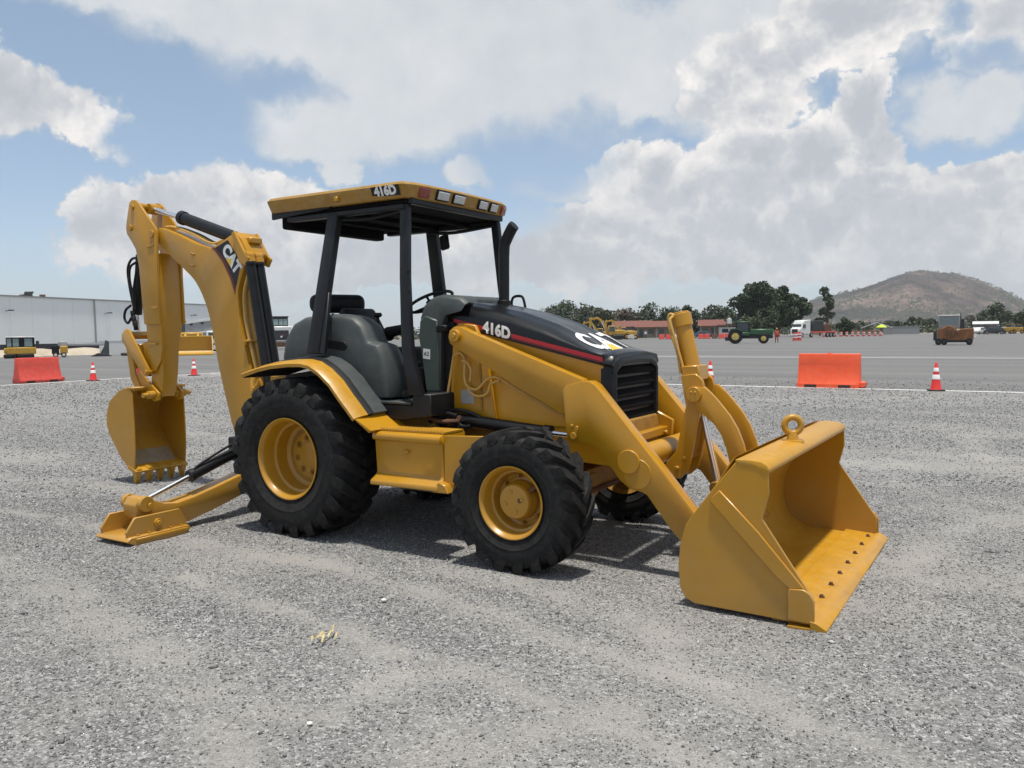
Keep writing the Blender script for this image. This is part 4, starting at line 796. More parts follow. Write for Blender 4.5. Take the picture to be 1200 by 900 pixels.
# rear frame, swing post, stabilisers
g = G(); g.prism([(-1.28, .30), (-1.28, 1.15), (-.85, 1.15), (-.78, .95), (-.78, .30)], -.20, .40); g.done('swing_frame', YED, T, bev=.015)
g = G(); g.box(-1.22, -.90, -.62, .62, .52, .80); g.done('rear_crossframe', BLK, T, bev=.012)
g = G(); g.cyl((-1.25, YC, .35), (-1.25, YC, .95), .11, n=24); g.cyl((-1.26, YC - .2, .5), (-1.26, YC + .2, .5), .06, n=20); g.done('swing_post', YED, T, bev=.01)
g = G(); g.box(-.80, -.56, -.55, .55, .95, 1.30); g.done('hydraulic_tank', YED, T, bev=.02)
for s in (-1, 1):
    k = -s
    g = G(); A = [(-1.785, .20), (-1.79, .29), (-1.755, .345), (-1.70, .355), (-1.64, .315), (-1.52, .262), (-1.40, .245), (-1.23, .268), (-1.0, .315), (-.74, .375), (-.50, .43), (-.46, .30), (-.64, .215), (-1.0, .125), (-1.28, .065), (-1.42, .055), (-1.70, .12)]
    g.prism([(k * y, z) for y, z in A], -1.185, -1.015, 'x'); g.done('stabilizer_arm', YEL, T, bev=.008, seg=2)
    for x0, x1 in ((-1.235, -1.192), (-1.008, -.965)):
        g = G(); g.cyl((x0, k * -1.715, .295), (x1, k * -1.715, .295), .065, n=24); g.done('arm_ear', YEL, T, bev=.004)
    g = G(); g.cyl((-.95, k * -1.70, .285), (-.935, k * -1.70, .285), .022, n=12); g.done('ear_bolt', YEW, T, bev=.003)
    SP_ = bpy.data.objects.new('stabilizer_pad', None); C.objects.link(SP_); SP_.parent = T
    for x0, x1 in ((-.945, -.92), (-1.285, -1.26)):
        g = G(); g.prism([(k * y, z) for y, z in [(-1.94, .105), (-1.86, .215), (-1.45, .215), (-1.385, .10), (-1.39, .06), (-1.92, .06)]], x0, x1, 'x'); g.done('pad_plate', YEL, SP_, bev=.004)
    g = G(); g.prism([(k * y, z) for y, z in [(-1.93, .070), (-1.39, .070), (-1.37, .035), (-1.42, -.005), (-1.88, -.005), (-1.96, .04)]], -1.32, -.885, 'x'); g.done('pad_sole', YEL, SP_, bev=.006)
    for j in range(5):
        g = G(); g.cyl((-.903, k * (-1.45 - .10 * j), .065), (-.903, k * (-1.45 - .10 * j), .083), .012, n=8); g.cyl((-1.30, k * (-1.45 - .10 * j), .065), (-1.30, k * (-1.45 - .10 * j), .083), .012, n=8); g.done('sole_bolt', YEW, SP_)
    g = G(); g.box(-.905, -.872, -1.88, -1.40, .035, .055) if k > 0 else g.box(-.905, -.872, 1.40, 1.88, .035, .055); g.done('sole_strip', YEW, SP_, bev=.003)
    g = G(); g.cyl((-.93, k * -1.66, .14), (-.905, k * -1.66, .14), .034, n=16); g.cyl((-.905, k * -1.66, .14), (-.89, k * -1.66, .14), .020, n=12); g.cyl((-1.3, k * -1.66, .14), (-.9, k * -1.66, .14), .02, n=12); g.done('pad_pin', YEW, SP_, bev=.003)
    g = G(); g.cyl((-1.10, k * -.66, .60), (-1.10, k * -1.20, .438), .050, n=22); g.cyl((-1.10, k * -1.17, .447), (-1.10, k * -1.215, .434), .056, n=22); g.done('stabilizer_cylinder', BLK, T, bev=.004)
    g = G(); g.cyl((-1.10, k * -1.20, .438), (-1.10, k * -1.70, .288), .021, n=16); g.done('stabilizer_rod', CHR, T)
    g = G(); g.box(-1.19, -1.01, k * -.72, k * -.55, .50, .72) if k > 0 else g.box(-1.19, -1.01, k * -.55, k * -.72, .50, .72); g.done('stabilizer_mount', BLK, T, bev=.01)
    g = G(); g.tube([(-1.06, k * -.62, .70), (-1.06, k * -.80, .66), (-1.08, k * -1.1, .535), (-1.08, k * -1.18, .49)], .012, 8, 4); g.done('stabilizer_hose', PLB, T)
# twelve-volt rear lamps etc. on the fender tips stay with the fender
# ================================================================ ground
TR = [[(-1.44, -2.63), (0.02, -2.84), (1.47, -3.25), (2.09, -3.43), (2.6, -3.7)], [(-4, -1.7), (-0.33, -1.58), (0.99, -1.52), (2.02, -1.7), (3.22, -1.97), (3.93, -2.05), (4.36, -2.28), (5.4, -2.5)],
      [(2.2, -3.35), (2.45, -3.2), (2.58, -2.72), (2.9, -2.5)], [(3.11, -3.26), (3.39, -2.94), (3.59, -2.55)], [(4.4, .4), (4.52, 1.57), (5.1, 2.4)], [(-7, -.6), (-5.3, -0.74), (-4.07, -0.41), (-2.4, -0.55), (-1.2, -1.4)],
      [(1.6, -1.2), (2.49, -1.23), (3.36, -1.61), (3.68, -1.96)], [(4.31, 8.47), (4.61, 6.62), (5.09, 5.35), (6.2, 4.6)], [(0.2, -2.2), (1.2, -2.3), (2.6, -2.55), (3.9, -2.75), (4.8, -2.9)], [(-9, 3.2), (-5, 3.0), (0, 4.2), (6, 5.6)], [(3.5, -3.6), (4.2, -3.3), (5.0, -3.35)]]
TRW = [.17, .13, .12, .16, .22, .18, .14, .22, .10, .3, .16]
def track_mask(X, Y):
    m = np.zeros_like(X)
    for pl, wd in zip(TR, TRW):
        dmin = np.full(X.shape, 9.0)
        for (x0, y0), (x1, y1) in zip(pl, pl[1:]):
            dx, dy = x1 - x0, y1 - y0; t = np.clip(((X - x0) * dx + (Y - y0) * dy) / (dx * dx + dy * dy), 0, 1)
            dmin = np.minimum(dmin, np.hypot(X - x0 - t * dx, Y - y0 - t * dy))
        m = np.maximum(m, np.exp(-(dmin / wd) ** 2))
    return m
_rs = np.random.RandomState(7)
def vnoise(X, Y, sc_, seed):
    """smooth value noise on arrays"""
    r = np.random.RandomState(seed); tab = r.rand(256, 256)
    x = X * sc_ + 100.3; y = Y * sc_ + 57.7; xi = np.floor(x).astype(int); yi = np.floor(y).astype(int); fx = x - xi; fy = y - yi
    fx = fx * fx * (3 - 2 * fx); fy = fy * fy * (3 - 2 * fy); g_ = lambda a, b: tab[a % 256, b % 256]
    return (g_(xi, yi) * (1 - fx) + g_(xi + 1, yi) * fx) * (1 - fy) + (g_(xi, yi + 1) * (1 - fx) + g_(xi + 1, yi + 1) * fx) * fy
def fbm(X, Y, sc_, seed, o=4): return sum(vnoise(X, Y, sc_ * 2 ** i, seed + i) / 2 ** i for i in range(o)) / sum(1 / 2 ** i for i in range(o))
def sand(X, Y):
    a = track_mask(X + .25 * (fbm(X, Y, 1.3, 3) - .5), Y + .25 * (fbm(X, Y, 1.3, 9) - .5))
    n1 = fbm(X * .6 + Y * .2, Y * 1.3, .8, 21); n2 = fbm(X, Y, 3.0, 40); n3 = fbm(X, Y, 9.0, 55)
    return np.clip(a * (.05 + 1.0 * n2) * (.5 + .9 * n3) + np.clip((n1 - .46) * 2.4, 0, .7) * (.1 + n2), 0, .8)
def gheight(X, Y):
    f = np.clip((X + 9) / 2, 0, 1) * np.clip((10 - X) / 2, 0, 1) * np.clip((Y + 6.4) / 1, 0, 1) * np.clip((17 - Y) / 2, 0, 1)
    berm = sum(h_ * np.exp(-((X - a_) ** 2 / .030 + (Y - b_) ** 2 / .014)) for a_, b_, h_ in ((2.50, -1.0, .022), (2.05, -1.14, .018), (1.80, -1.10, .012), (.55, -1.0, .020), (-.10, -1.16, .016), (3.35, -1.20, .012)))
    return f * (berm + .030 * (fbm(X, Y, .55, 60) - .5) + .016 * (fbm(X, Y, 4, 70) - .5) - .006 * track_mask(X, Y) + .003) - .004
def ground_mat(name, kind):
    m = bpy.data.materials.new(name); m.use_nodes = True; t = m.node_tree; n = t.nodes; l = t.links; b = n['Principled BSDF']
    b.inputs['Specular IOR Level'].default_value = .25; b.inputs['Roughness'].default_value = .9
    tc_ = n.new('ShaderNodeTexCoord'); O = tc_.outputs['Object']
    def noise(sc_, det=6, ro=.6, vec=O):
        k = n.new('ShaderNodeTexNoise'); k.inputs['Scale'].default_value = sc_; k.inputs['Detail'].default_value = det; k.inputs['Roughness'].default_value = ro; l.new(vec, k.inputs['Vector']); return k.outputs['Fac']
    def rmp(x, st):
        k = n.new('ShaderNodeValToRGB'); l.new(x, k.inputs[0])
        while len(k.color_ramp.elements) < len(st): k.color_ramp.elements.new(.5)
        for e, (p, c) in zip(k.color_ramp.elements, st): e.position = p; e.color = (*c, 1)
        return k.outputs[0]
    def mix(f, a, c, typ='MIX'):
        k = n.new('ShaderNodeMix'); k.data_type = 'RGBA'; k.blend_type = typ
        for i, v in ((0, f), (6, a), (7, c)):
            if isinstance(v, (int, float)): k.inputs[i].default_value = v
            elif isinstance(v, tuple): k.inputs[i].default_value = (*v, 1)
            else: l.new(v, k.inputs[i])
        return k.outputs[2]
    def vor(sc_):
        k = n.new('ShaderNodeTexVoronoi'); k.inputs['Scale'].default_value = sc_; l.new(O, k.inputs['Vector']); return k
    big = noise(.35, 5); mid = noise(2.5, 6, .65)
    if kind == 'gravel':
        v1 = vor(80); v2 = vor(32)
        s = n.new('ShaderNodeSeparateColor'); l.new(v1.outputs['Color'], s.inputs[0]); s2 = n.new('ShaderNodeSeparateColor'); l.new(v2.outputs['Color'], s2.inputs[0])
        c1 = rmp(s.outputs[0], [(0, (.09, .089, .088)), (.45, (.20, .198, .195)), (.8, (.31, .305, .30)), (1, (.60, .59, .57))])
        c2 = rmp(s2.outputs[0], [(0, (.13, .13, .13)), (.6, (.255, .252, .248)), (1, (.40, .395, .39))])
        st = mix(.35, c1, c2)
        sandc = mix(mid, (.295, .282, .262), (.385, .368, .342))
        at = n.new('ShaderNodeAttribute'); at.attribute_name = 'sand'
        pm = n.new('ShaderNodeMapRange'); l.new(big, pm.inputs['Value']); pm.inputs['From Min'].default_value = .48; pm.inputs['From Max'].default_value = .68; pm.inputs['To Max'].default_value = .35
        add = n.new('ShaderNodeMath'); add.operation = 'ADD'; add.use_clamp = True; l.new(at.outputs['Fac'], add.inputs[0]); l.new(pm.outputs[0], add.inputs[1])
        base = mix(add.outputs[0], st, sandc)
        fine = noise(220, 2); base = mix(.35, base, rmp(fine, [(.3, (.12, .12, .12)), (.7, (.85, .85, .85))]), 'OVERLAY')
        base = mix(.5, base, rmp(noise(.9, 4), [(.3, (.42, .42, .42)), (.7, (.58, .58, .58))]), 'OVERLAY')
        hgt = n.new('ShaderNodeMath'); hgt.operation = 'MULTIPLY'; l.new(v1.outputs['Distance'], hgt.inputs[0]); hgt.inputs[1].default_value = -1
        bp = n.new('ShaderNodeBump'); bp.inputs['Strength'].default_value = .9; bp.inputs['Distance'].default_value = .012; l.new(hgt.outputs[0], bp.inputs['Height'])
        bp2 = n.new('ShaderNodeBump'); bp2.inputs['Strength'].default_value = .35; bp2.inputs['Distance'].default_value = .02; l.new(noise(30, 4), bp2.inputs['Height']); l.new(bp.outputs[0], bp2.inputs['Normal'])
        l.new(bp2.outputs[0], b.inputs['Normal'])
    elif kind == 'asphalt':
        base = rmp(noise(260, 2), [(.3, (.118, .118, .117)), (.7, (.20, .198, .194))])
        mp = n.new('ShaderNodeMapping'); mp.inputs['Scale'].default_value = (.02, .35, 1); l.new(O, mp.inputs[0])
        base = mix(.75, base, rmp(noise(1.0, 6, .6, mp.outputs[0]), [(.32, (.38, .38, .385)), (.68, (.62, .615, .60))]), 'OVERLAY')
        base = mix(.4, base, rmp(noise(5, 6, .7), [(.3, (.35, .35, .35)), (.7, (.65, .65, .65))]), 'OVERLAY')
        bp = n.new('ShaderNodeBump'); bp.inputs['Strength'].default_value = .4; bp.inputs['Distance'].default_value = .01; l.new(noise(90, 3), bp.inputs['Height']); l.new(bp.outputs[0], b.inputs['Normal'])
    elif kind == 'dirt':
        base = rmp(noise(.03, 8, .65), [(.3, (.20, .17, .125)), (.55, (.28, .235, .17)), (.75, (.13, .135, .07))])
    elif kind == 'mound':
        base = rmp(noise(.8, 7, .65), [(.3, (.34, .28, .20)), (.6, (.47, .40, .31)), (.8, (.30, .27, .20))])
    elif kind == 'line':
        base = rmp(noise(18, 6, .7), [(.30, (.45, .45, .44)), (.42, (.72, .72, .70)), (.8, (.80, .80, .78))])
    elif kind == 'hill':
        c = rmp(noise(.006, 8, .68), [(.38, (.022, .022, .024)), (.48, (.050, .040, .038)), (.56, (.105, .078, .068)), (.68, (.20, .150, .125))])
        base = mix(.8, c, rmp(noise(.035, 8, .75), [(.36, (.22, .22, .20)), (.5, (.5, .5, .5)), (.64, (.75, .72, .68))]), 'OVERLAY')
    l.new(base, b.inputs['Base Color'])
    return m
def numpy_mesh(name, V, F, m, attr=None, smooth=False):
    """V (n,3), F (m,k) with fixed k"""
    me = bpy.data.meshes.new(name); V = np.asarray(V, np.float32); F = np.asarray(F, np.int32); k = F.shape[1]
    me.vertices.add(len(V)); me.vertices.foreach_set('co', V.ravel()); me.loops.add(F.size); me.loops.foreach_set('vertex_index', F.ravel())
    me.polygons.add(len(F)); me.polygons.foreach_set('loop_start', np.arange(0, F.size, k, dtype=np.int32)); me.polygons.foreach_set('loop_total', np.full(len(F), k, np.int32))
    if attr:
        for nm, val in attr.items():
            a = me.attributes.new(nm, 'FLOAT', 'POINT'); a.data.foreach_set('value', np.asarray(val, np.float32))
    me.update(calc_edges=True); me.validate()
    if smooth: me.polygons.foreach_set('use_smooth', np.ones(len(F), bool))
    me.materials.append(m); o = bpy.data.objects.new(name, me); C.objects.link(o); return o
def grid_faces(nx, ny):
    i = np.arange(nx - 1)[:, None] * ny + np.arange(ny - 1)[None, :]
    return np.stack([i, i + ny, i + ny + 1, i + 1], -1).reshape(-1, 4)
GRV = ground_mat('grey_gravel', 'gravel')
gx = np.linspace(-10, 10, 334); gy = np.linspace(-7, 18.2, 421); X, Y = np.meshgrid(gx, gy, indexing='ij'); Z = gheight(X, Y); Z[0] = Z[-1] = -.004; Z[:, 0] = Z[:, -1] = -.004
V = np.stack([X, Y, Z], -1).reshape(-1, 3); F = grid_faces(334, 421); S = sand(X, Y).ravel()
ex = np.array([[-26.2, -60], [-10, -60], [-10, 18.2], [-26.2, 18.2], [10, -60], [60, -60], [60, 18.2], [10, 18.2], [-10, -7], [10, -7]], float); n0 = len(V)
V2 = np.c_[ex, np.full(10, -.004)]; F2 = np.array([[0, 1, 2, 3], [4, 5, 6, 7], [1, 4, 9, 8]]) + n0
struct(numpy_mesh('gravel_yard', np.r_[V, V2], np.r_[F, F2], GRV, {'sand': np.r_[S, np.full(10, .1)]}, smooth=True))
# asphalt apron beyond the yard and open ground as far as the horizon
def sheet(name, m, x0, x1, y0, y1, z, rz=0):
    return struct(numpy_mesh(name, [(x0, y0, z), (x1, y0, z), (x1, y1, z), (x0, y1, z)], [(0, 1, 2, 3)], m))
ASP = ground_mat('worn_asphalt', 'asphalt'); LIN = ground_mat('worn_line_paint', 'line')
_q = [(-170, -90), (200, -90), (200, 236), (-170, 236), (-26.2, -60), (60, -60), (60, 18.2), (-26.2, 18.2)]
struct(numpy_mesh('asphalt_apron', [(a_, b_, -.008) for a_, b_ in _q], [(0, 1, 5, 4), (1, 2, 6, 5), (2, 3, 7, 6), (3, 0, 4, 7)], ASP))
sheet('ground', ground_mat('dry_ground', 'dirt'), -2900, 2900, -2900, 2900, -.06)
sheet('painted_line', LIN, -25.9, 60, 18.203, 18.40, .001)
sheet('painted_line', LIN, -26.42, -26.205, -60, 26, .001)
sheet('painted_line', LIN, -26, 60, 43.9, 44.2, -.003)
sheet('painted_line', LIN, -26, 60, 46.0, 46.15, -.003)

# loose crushed stone, thick near the camera
rs = np.random.RandomState(11)
def scatter(n, z0, z1, s0, s1, keep):
    zz = np.sqrt(rs.uniform(z0 ** 2, z1 ** 2, n)); lat = rs.uniform(-1, 1, n) * (.70 * zz + .8)
    f2 = np.array([fwd.x, fwd.y]); r2 = np.array([rgt.x, rgt.y])
    P_ = np.array([CAM.x, CAM.y])[None] + zz[:, None] * f2 + lat[:, None] * r2
    sd = sand(P_[:, 0], P_[:, 1]); k = rs.rand(n) < np.clip(1 - sd * keep, .12, 1)
    ok = (P_[:, 0] > -26) & (rs.rand(n) < np.clip((25 - P_[:, 1]) / 9, 0, 1) ** 1.5) & (np.abs(P_[:, 1] - 18.29) > .14)
    P_ = P_[k & ok]; sd = sd[k & ok]; s = rs.uniform(0, 1, len(P_)) ** 2.2 * (s1 - s0) + s0; s *= 1 - .35 * sd
    return P_, s
pa, sa = scatter(175000, 2.3, 8.5, .0036, .0098, .90); pb, sb = scatter(62000, 8.5, 17, .008, .017, .8); pc, sc3 = scatter(42000, 17, 34, .016, .030, .6)
pd, sd4 = scatter(2200, 2.3, 12, .012, .021, .5)
PP = np.r_[pa, pb, pc, pd]; SS = np.r_[sa, sb, sc3, sd4]; n = len(PP)
octa = np.array([(1, 0, 0), (0, 1, 0), (-1, 0, 0), (0, -1, 0), (0, 0, 1), (0, 0, -1)], float); of = np.array([(0, 1, 4), (1, 2, 4), (2, 3, 4), (3, 0, 4), (1, 0, 5), (2, 1, 5), (3, 2, 5), (0, 3, 5)])
v = octa[None] * rs.uniform(.55, 1.25, (n, 6, 1)) + rs.uniform(-.30, .30, (n, 6, 3)); v *= np.stack([rs.uniform(.8, 1.5, n), rs.uniform(.6, 1.0, n), rs.uniform(.5, .9, n)], -1)[:, None]
q = rs.normal(size=(n, 4)); q[:, 1:3] *= .45; q /= np.linalg.norm(q, axis=1)[:, None]; a, b_, c_, d_ = q.T
Rm = np.stack([1 - 2 * (c_ * c_ + d_ * d_), 2 * (b_ * c_ - a * d_), 2 * (b_ * d_ + a * c_), 2 * (b_ * c_ + a * d_), 1 - 2 * (b_ * b_ + d_ * d_), 2 * (c_ * d_ - a * b_), 2 * (b_ * d_ - a * c_), 2 * (c_ * d_ + a * b_), 1 - 2 * (b_ * b_ + c_ * c_)], -1).reshape(n, 3, 3)
v = np.einsum('nij,nkj->nki', Rm, v) * SS[:, None, None]
zc = gheight(PP[:, 0], PP[:, 1]) + SS * .30
v[:, :, 0] += PP[:, None, 0]; v[:, :, 1] += PP[:, None, 1]; v[:, :, 2] += zc[:, None]
fc = (of[None] + (np.arange(n) * 6)[:, None, None]).reshape(-1, 3)
tone = np.repeat(rs.rand(n), 6)
STN = bpy.data.materials.new('crushed_stone'); STN.use_nodes = True; _t = STN.node_tree; _b = _t.nodes['Principled BSDF']; _b.inputs['Roughness'].default_value = .75; _b.inputs['Specular IOR Level'].default_value = .35
_a = _t.nodes.new('ShaderNodeAttribute'); _a.attribute_name = 'tone'; _r = _t.nodes.new('ShaderNodeValToRGB'); _t.links.new(_a.outputs['Fac'], _r.inputs[0])
_cr = _r.color_ramp; _cr.elements[0].color = (.10, .10, .101, 1); _cr.elements[1].color = (.62, .61, .59, 1)
for p_, c__ in ((.35, (.185, .184, .186, 1)), (.75, (.285, .281, .276, 1)), (.93, (.42, .41, .395, 1))):
    e_ = _cr.elements.new(p_); e_.color = c__
_t.links.new(_r.outputs[0], _b.inputs['Base Color'])
gs = numpy_mesh('loose_gravel', v.reshape(-1, 3), fc, STN, {'tone': tone}); gs['kind'] = 'stuff'; gs['label'] = 'loose crushed grey stone scattered over the yard'
# dry husk and a few pale stones
HUSK = mat('dry_husk', (.62, .52, .26), .8, var=.25, vscale=40)
g = G(); rr_ = random.Random(3); hx, hy = 1.93, -2.60
for k in range(8):
    a0 = rr_.uniform(1.7, 2.4) if k < 6 else rr_.uniform(0, 6); l_ = rr_.uniform(.04, .10); x, y = hx + rr_.uniform(-.09, .07), hy + rr_.uniform(-.09, .08); w_ = rr_.uniform(.0025, .006)
    d_ = Vector((math.cos(a0), math.sin(a0), 0)); s_ = Vector((-d_.y, d_.x, 0)); c0 = Vector((x, y, .012 + rr_.uniform(0, .02)))
    g.poly([[tuple(c0 - s_ * w_), tuple(c0 + Vector((0, 0, .004))), tuple(c0 + s_ * w_)], [tuple(c0 + d_ * l_ * .5 - s_ * w_ * 1.3 + Vector((0, 0, .02))), tuple(c0 + d_ * l_ * .5 + Vector((0, 0, .026))), tuple(c0 + d_ * l_ * .5 + s_ * w_ * 1.3 + Vector((0, 0, .018)))], [tuple(c0 + d_ * l_ - s_ * .001), tuple(c0 + d_ * l_ + Vector((0, 0, .004))), tuple(c0 + d_ * l_ + s_ * .001)]])
tag(g.done('dry_husk', HUSK), 'small yellowish dry plant husk lying on the gravel in the foreground', 'plant debris')
WST = mat('pale_stone', (.62, .60, .57), .7, var=.1, vscale=30, bump=.2)
for (x, y, s_, lb) in ((1.75, -1.95, .018, 'pale stone lying on the gravel behind the dry husk'), (2.55, -3.35, .013, 'pale stone lying on the gravel nearest the camera at left')):
    g = G(); bmesh.ops.create_icosphere(g.b, subdivisions=2, radius=s_)
    for v_ in g.b.verts: v_.co *= 1 + .35 * (mnoise.noise(v_.co * 60 + Vector((x, y, 0))))
    for v_ in g.b.verts: v_.co.z *= .55
    tag(g.done('stone', WST, loc=(x, y, .012)), lb, 'stone')
# ================================================================ things in the distance
def far(u, Zd, z=0.0):
    """ground position at a bearing (given as tangent x965 right of the view axis) and a distance"""
    X_ = (u - 600) / 965 * Zd; return Vector((CAM.x + fwd.x * Zd + rgt.x * X_, CAM.y + fwd.y * Zd + rgt.y * X_, z))
def face(u): return math.atan2(rgt.y, rgt.x) - math.atan((u - 600) / 965)     # local +x to the right, +y away from the camera
def bx(name, m, par, x0, x1, y0, y1, z0, z1, bev=0.0): g = G(); g.box(x0, x1, y0, y1, z0, z1); return g.done(name, m, par, bev=bev)
def pr(name, m, par, pts, a0, a1, ax='y', bev=0.0): g = G(); g.prism(pts, a0, a1, ax); return g.done(name, m, par, bev=bev)
def cy(name, m, par, p0, p1, r, r1=None, n=20, bev=0.0): g = G(); g.cyl(p0, p1, r, r1, n); return g.done(name, m, par, bev=bev)
def wheel(par, x, z, y0, y1, r, rim_m, hub=.55):
    t = cy('wheel', RUB, par, (x, y0, z), (x, y1, z), r, n=28, bev=r * .12)
    g = G(); g.cyl((x, y0 - .02, z), (x, y0 + .05, z), r * hub, r * hub, 24); g.cyl((x, y0 - .07, z), (x, y0, z), r * .18, r * .2, 12); g.done('rim', rim_m, t)
    return t
ORG = mat('orange_plastic', (.80, .085, .020), .45, var=.08, vscale=3, dust=(.55, .2, .12), dust_amt=.35)
REDP = mat('red_orange_plastic', (.62, .055, .035), .45, var=.08, dust=(.5, .2, .14), dust_amt=.4)
CON = mat('cone_red', (.70, .035, .03), .45, var=.06); REF = mat('white_band', (.80, .78, .76), .4, var=.04); CB = mat('cone_base', (.02, .02, .02), .7)
WALL = mat('white_sheet_wall', (.88, .88, .85), .5, var=.03, vscale=.4); CONC = mat('grey_concrete', (.30, .30, .29), .85, var=.12); DRK = mat('dark_trim', (.03, .032, .035), .7)
GLS = mat('dark_glass', (.05, .07, .08), .08, var=.2, coat=.5); GLL = mat('pale_glass', (.20, .27, .27), .1, var=.2, coat=.5)
WPT = mat('white_vehicle_paint', (.70, .70, .68), .4, var=.06, dust=(.45, .4, .33), dust_amt=.4); GRP = mat('grey_vehicle_paint', (.33, .34, .35), .5, var=.1, dust=(.4, .36, .3), dust_amt=.4)
MYL = mat('machine_yellow', (.50, .28, .02), .5, var=.1, dust=(.35, .22, .08), dust_amt=.6); GTR = mat('tractor_green', (.015, .085, .03), .45, var=.12, dust=(.12, .12, .08), dust_amt=.4); TYR = mat('wheel_yellow', (.55, .42, .12), .5, var=.1)
ORP = mat('rusty_orange', (.24, .10, .035), .7, var=.35, vscale=1.2, dust=(.09, .04, .02), dust_amt=.9); TILE = mat('red_roof_tile', (.17, .062, .045), .8, var=.2, vscale=1); OCH = mat('ochre_wall', (.36, .27, .19), .9, var=.15)
TARP = mat('pale_tarp', (.62, .63, .60), .7, var=.05); LIM = mat('lime_fabric', (.50, .62, .04), .7, var=.05); SKN = mat('skin', (.30, .17, .11), .6); WOOD = mat('brown_cab', (.10, .06, .03), .7, var=.2)

# ---- traffic barriers, water filled
def barrier(loc, rz, label, m=ORG):
    t = thing('traffic_barrier', label, 'barrier', loc, rz, 'plastic barriers along the painted lines')
    h, L_ = .95, .82
    prof = [(-.30, 0), (.30, 0), (.30, .10), (.235, .20), (.12, .62), (.085, .92), (.07, h), (-.07, h), (-.085, .92), (-.12, .62), (-.235, .20), (-.30, .10)]
    g = G(); xs = [-L_, -L_ + .05, -L_ + .07, L_ - .07, L_ - .05, L_]
    g.poly([[(x, y * (1 if 1 < i < 4 else .93), z) for y, z in prof] for i, x in enumerate(xs)]); g.done('barrier_body', m, t, bev=.015, seg=2)
    g = G(); g.box(L_ - .02, L_ + .14, -.20, .20, .02, .17); g.done('connector_lug', m, t, bev=.02)
    for x in (-.45, .45): g = G(); g.obox((x, -.305, .05), (.16, 0, 0), (0, .01, 0), (0, 0, .035)); g.done('fork_slot', CB, t)
    g = G(); g.cyl((0, 0, h - .01), (0, 0, h + .02), .06, n=14); g.done('filler_cap', m, t)
    return t
barrier((.38, 18.62, 0), 0, 'orange plastic barrier on the painted line right of the loader bucket'); 
barrier((-27.1, 11.35, 0), PI / 2 + .06, 'red orange plastic barrier at the far left of the yard, left of the cones', REDP)
barrier((-27.1, 16.35, 0), PI / 2, 'red orange plastic barrier mostly hidden behind the stick of the backhoe', REDP)
barrier((-27.0, 21.2, 0), PI / 2, 'red orange plastic barrier mostly hidden behind the boom of the backhoe', REDP)
def cone(loc, label, rz=0):
    t = thing('traffic_cone', label, 'traffic cone', loc, rz, 'traffic cones along the painted lines')
    g = G(); g.box(-.19, .19, -.19, .19, 0, .035); g.done('cone_base', CB, t, bev=.012)
    r = lambda z: .135 - (z - .03) / .70 * .105
    g = G(); g.lathe([(.03, .145), (.05, r(.05)), (.40, r(.40)), (.72, r(.72)), (.735, .02), (.735, .001)], ax='z', n=24); g.done('cone_body', CON, t)
    for z0, z1 in ((.30, .42), (.50, .60)):
        g = G(); g.lathe([(z0, r(z0) + .001), (z0 + .003, r(z0) + .004), (z1 - .003, r(z1) + .004), (z1, r(z1) + .001)], ax='z', n=24); g.done('white_band', REF, t)
    return t
c0 = cone((-25.75, 12.75, 0), 'traffic cone on the left line between the orange barrier and the backhoe stick')
for l_, lb in (((-25.3, 17.0, 0), 'traffic cone seen between the stick and the boom of the backhoe'), ((-2.95, 18.3, 0), 'traffic cone on the line just right of the tilt cylinder'), ((3.1, 18.2, 0), 'traffic cone on the line at right of the orange barrier')):
    dup(c0, l_, .3, lb)

# ---- white hall at left
A_ = Vector((-107, 49, 0)); B_ = Vector((-118.5, 88.8, 0)); dd = (B_ - A_).normalized(); rzb = math.atan2(dd.y, dd.x)
HB = thing('warehouse', 'long white sheet metal warehouse behind the yard at left', 'building', tuple(A_), rzb)
# local +x runs away along the wall, +y is towards the left / back
pos = [-50 + 3.47 * i for i in range(32)]; H_ = 7.3
for i, x in enumerate(pos[:-1]):
    bx('wall_panel', WALL, HB, x + .015, x + 3.455, 0.0, .12, 1.0, H_ - .02)
bx('plinth', DRK, HB, -50, 57.6, -.05, .15, .0, .995)
bx('inner_wall', WALL, HB, -50, 57.6, .13, 38, 0, H_ - .05)
bx('eaves_gutter', CONC, HB, -50.1, 57.7, -.18, .12, H_ - .015, H_ + .13)
pr('roof', WPT, HB, [(.12, H_ + .05), (19, H_ + 1.0), (38, H_ + .05)], -50, 57.6, 'x')
for x in (-1.2, 16.5, 36.5, 53): 
    p = bx('downpipe', CONC, HB, x - .07, x + .07, -.20, -.02, .9, H_)
for x in (1.4, 18.6, 38.4):
    l_ = cy('wall_lamp', DRK, HB, (x, -.02, 5.35), (x, -.75, 5.45), .05, n=8); bx('lamp_head', DRK, l_, x - .28, x + .28, -1.1, -.7, 5.36, 5.50)
rv = thing('roof_equipment', 'dark machine standing on the roof of the white warehouse at its left', 'roof unit', tuple(far(35, 118, 0)), face(35))
pr('unit_body', DRK, rv, [(-.9, 7.9), (-.5, 7.85), (.7, 7.95), (.95, 8.45), (-.2, 8.4), (-.35, 8.0)], -.5, .5); bx('side_box', WPT, rv, -.85, -.4, -.4, .4, 7.9, 8.35); bx('roof_frame', DRK, rv, -1.0, .8, -.6, .6, 7.4, 7.9)
rv = thing('roof_equipment', 'small brown unit on the warehouse roof right of the dark machine', 'roof unit', tuple(far(50, 122, 0)), face(50))
bx('unit_body', RST, rv, 0, .8, -.4, .4, 7.85, 8.2); bx('unit_base', CONC, rv, -.7, .8, -.5, .5, 7.4, 7.87)

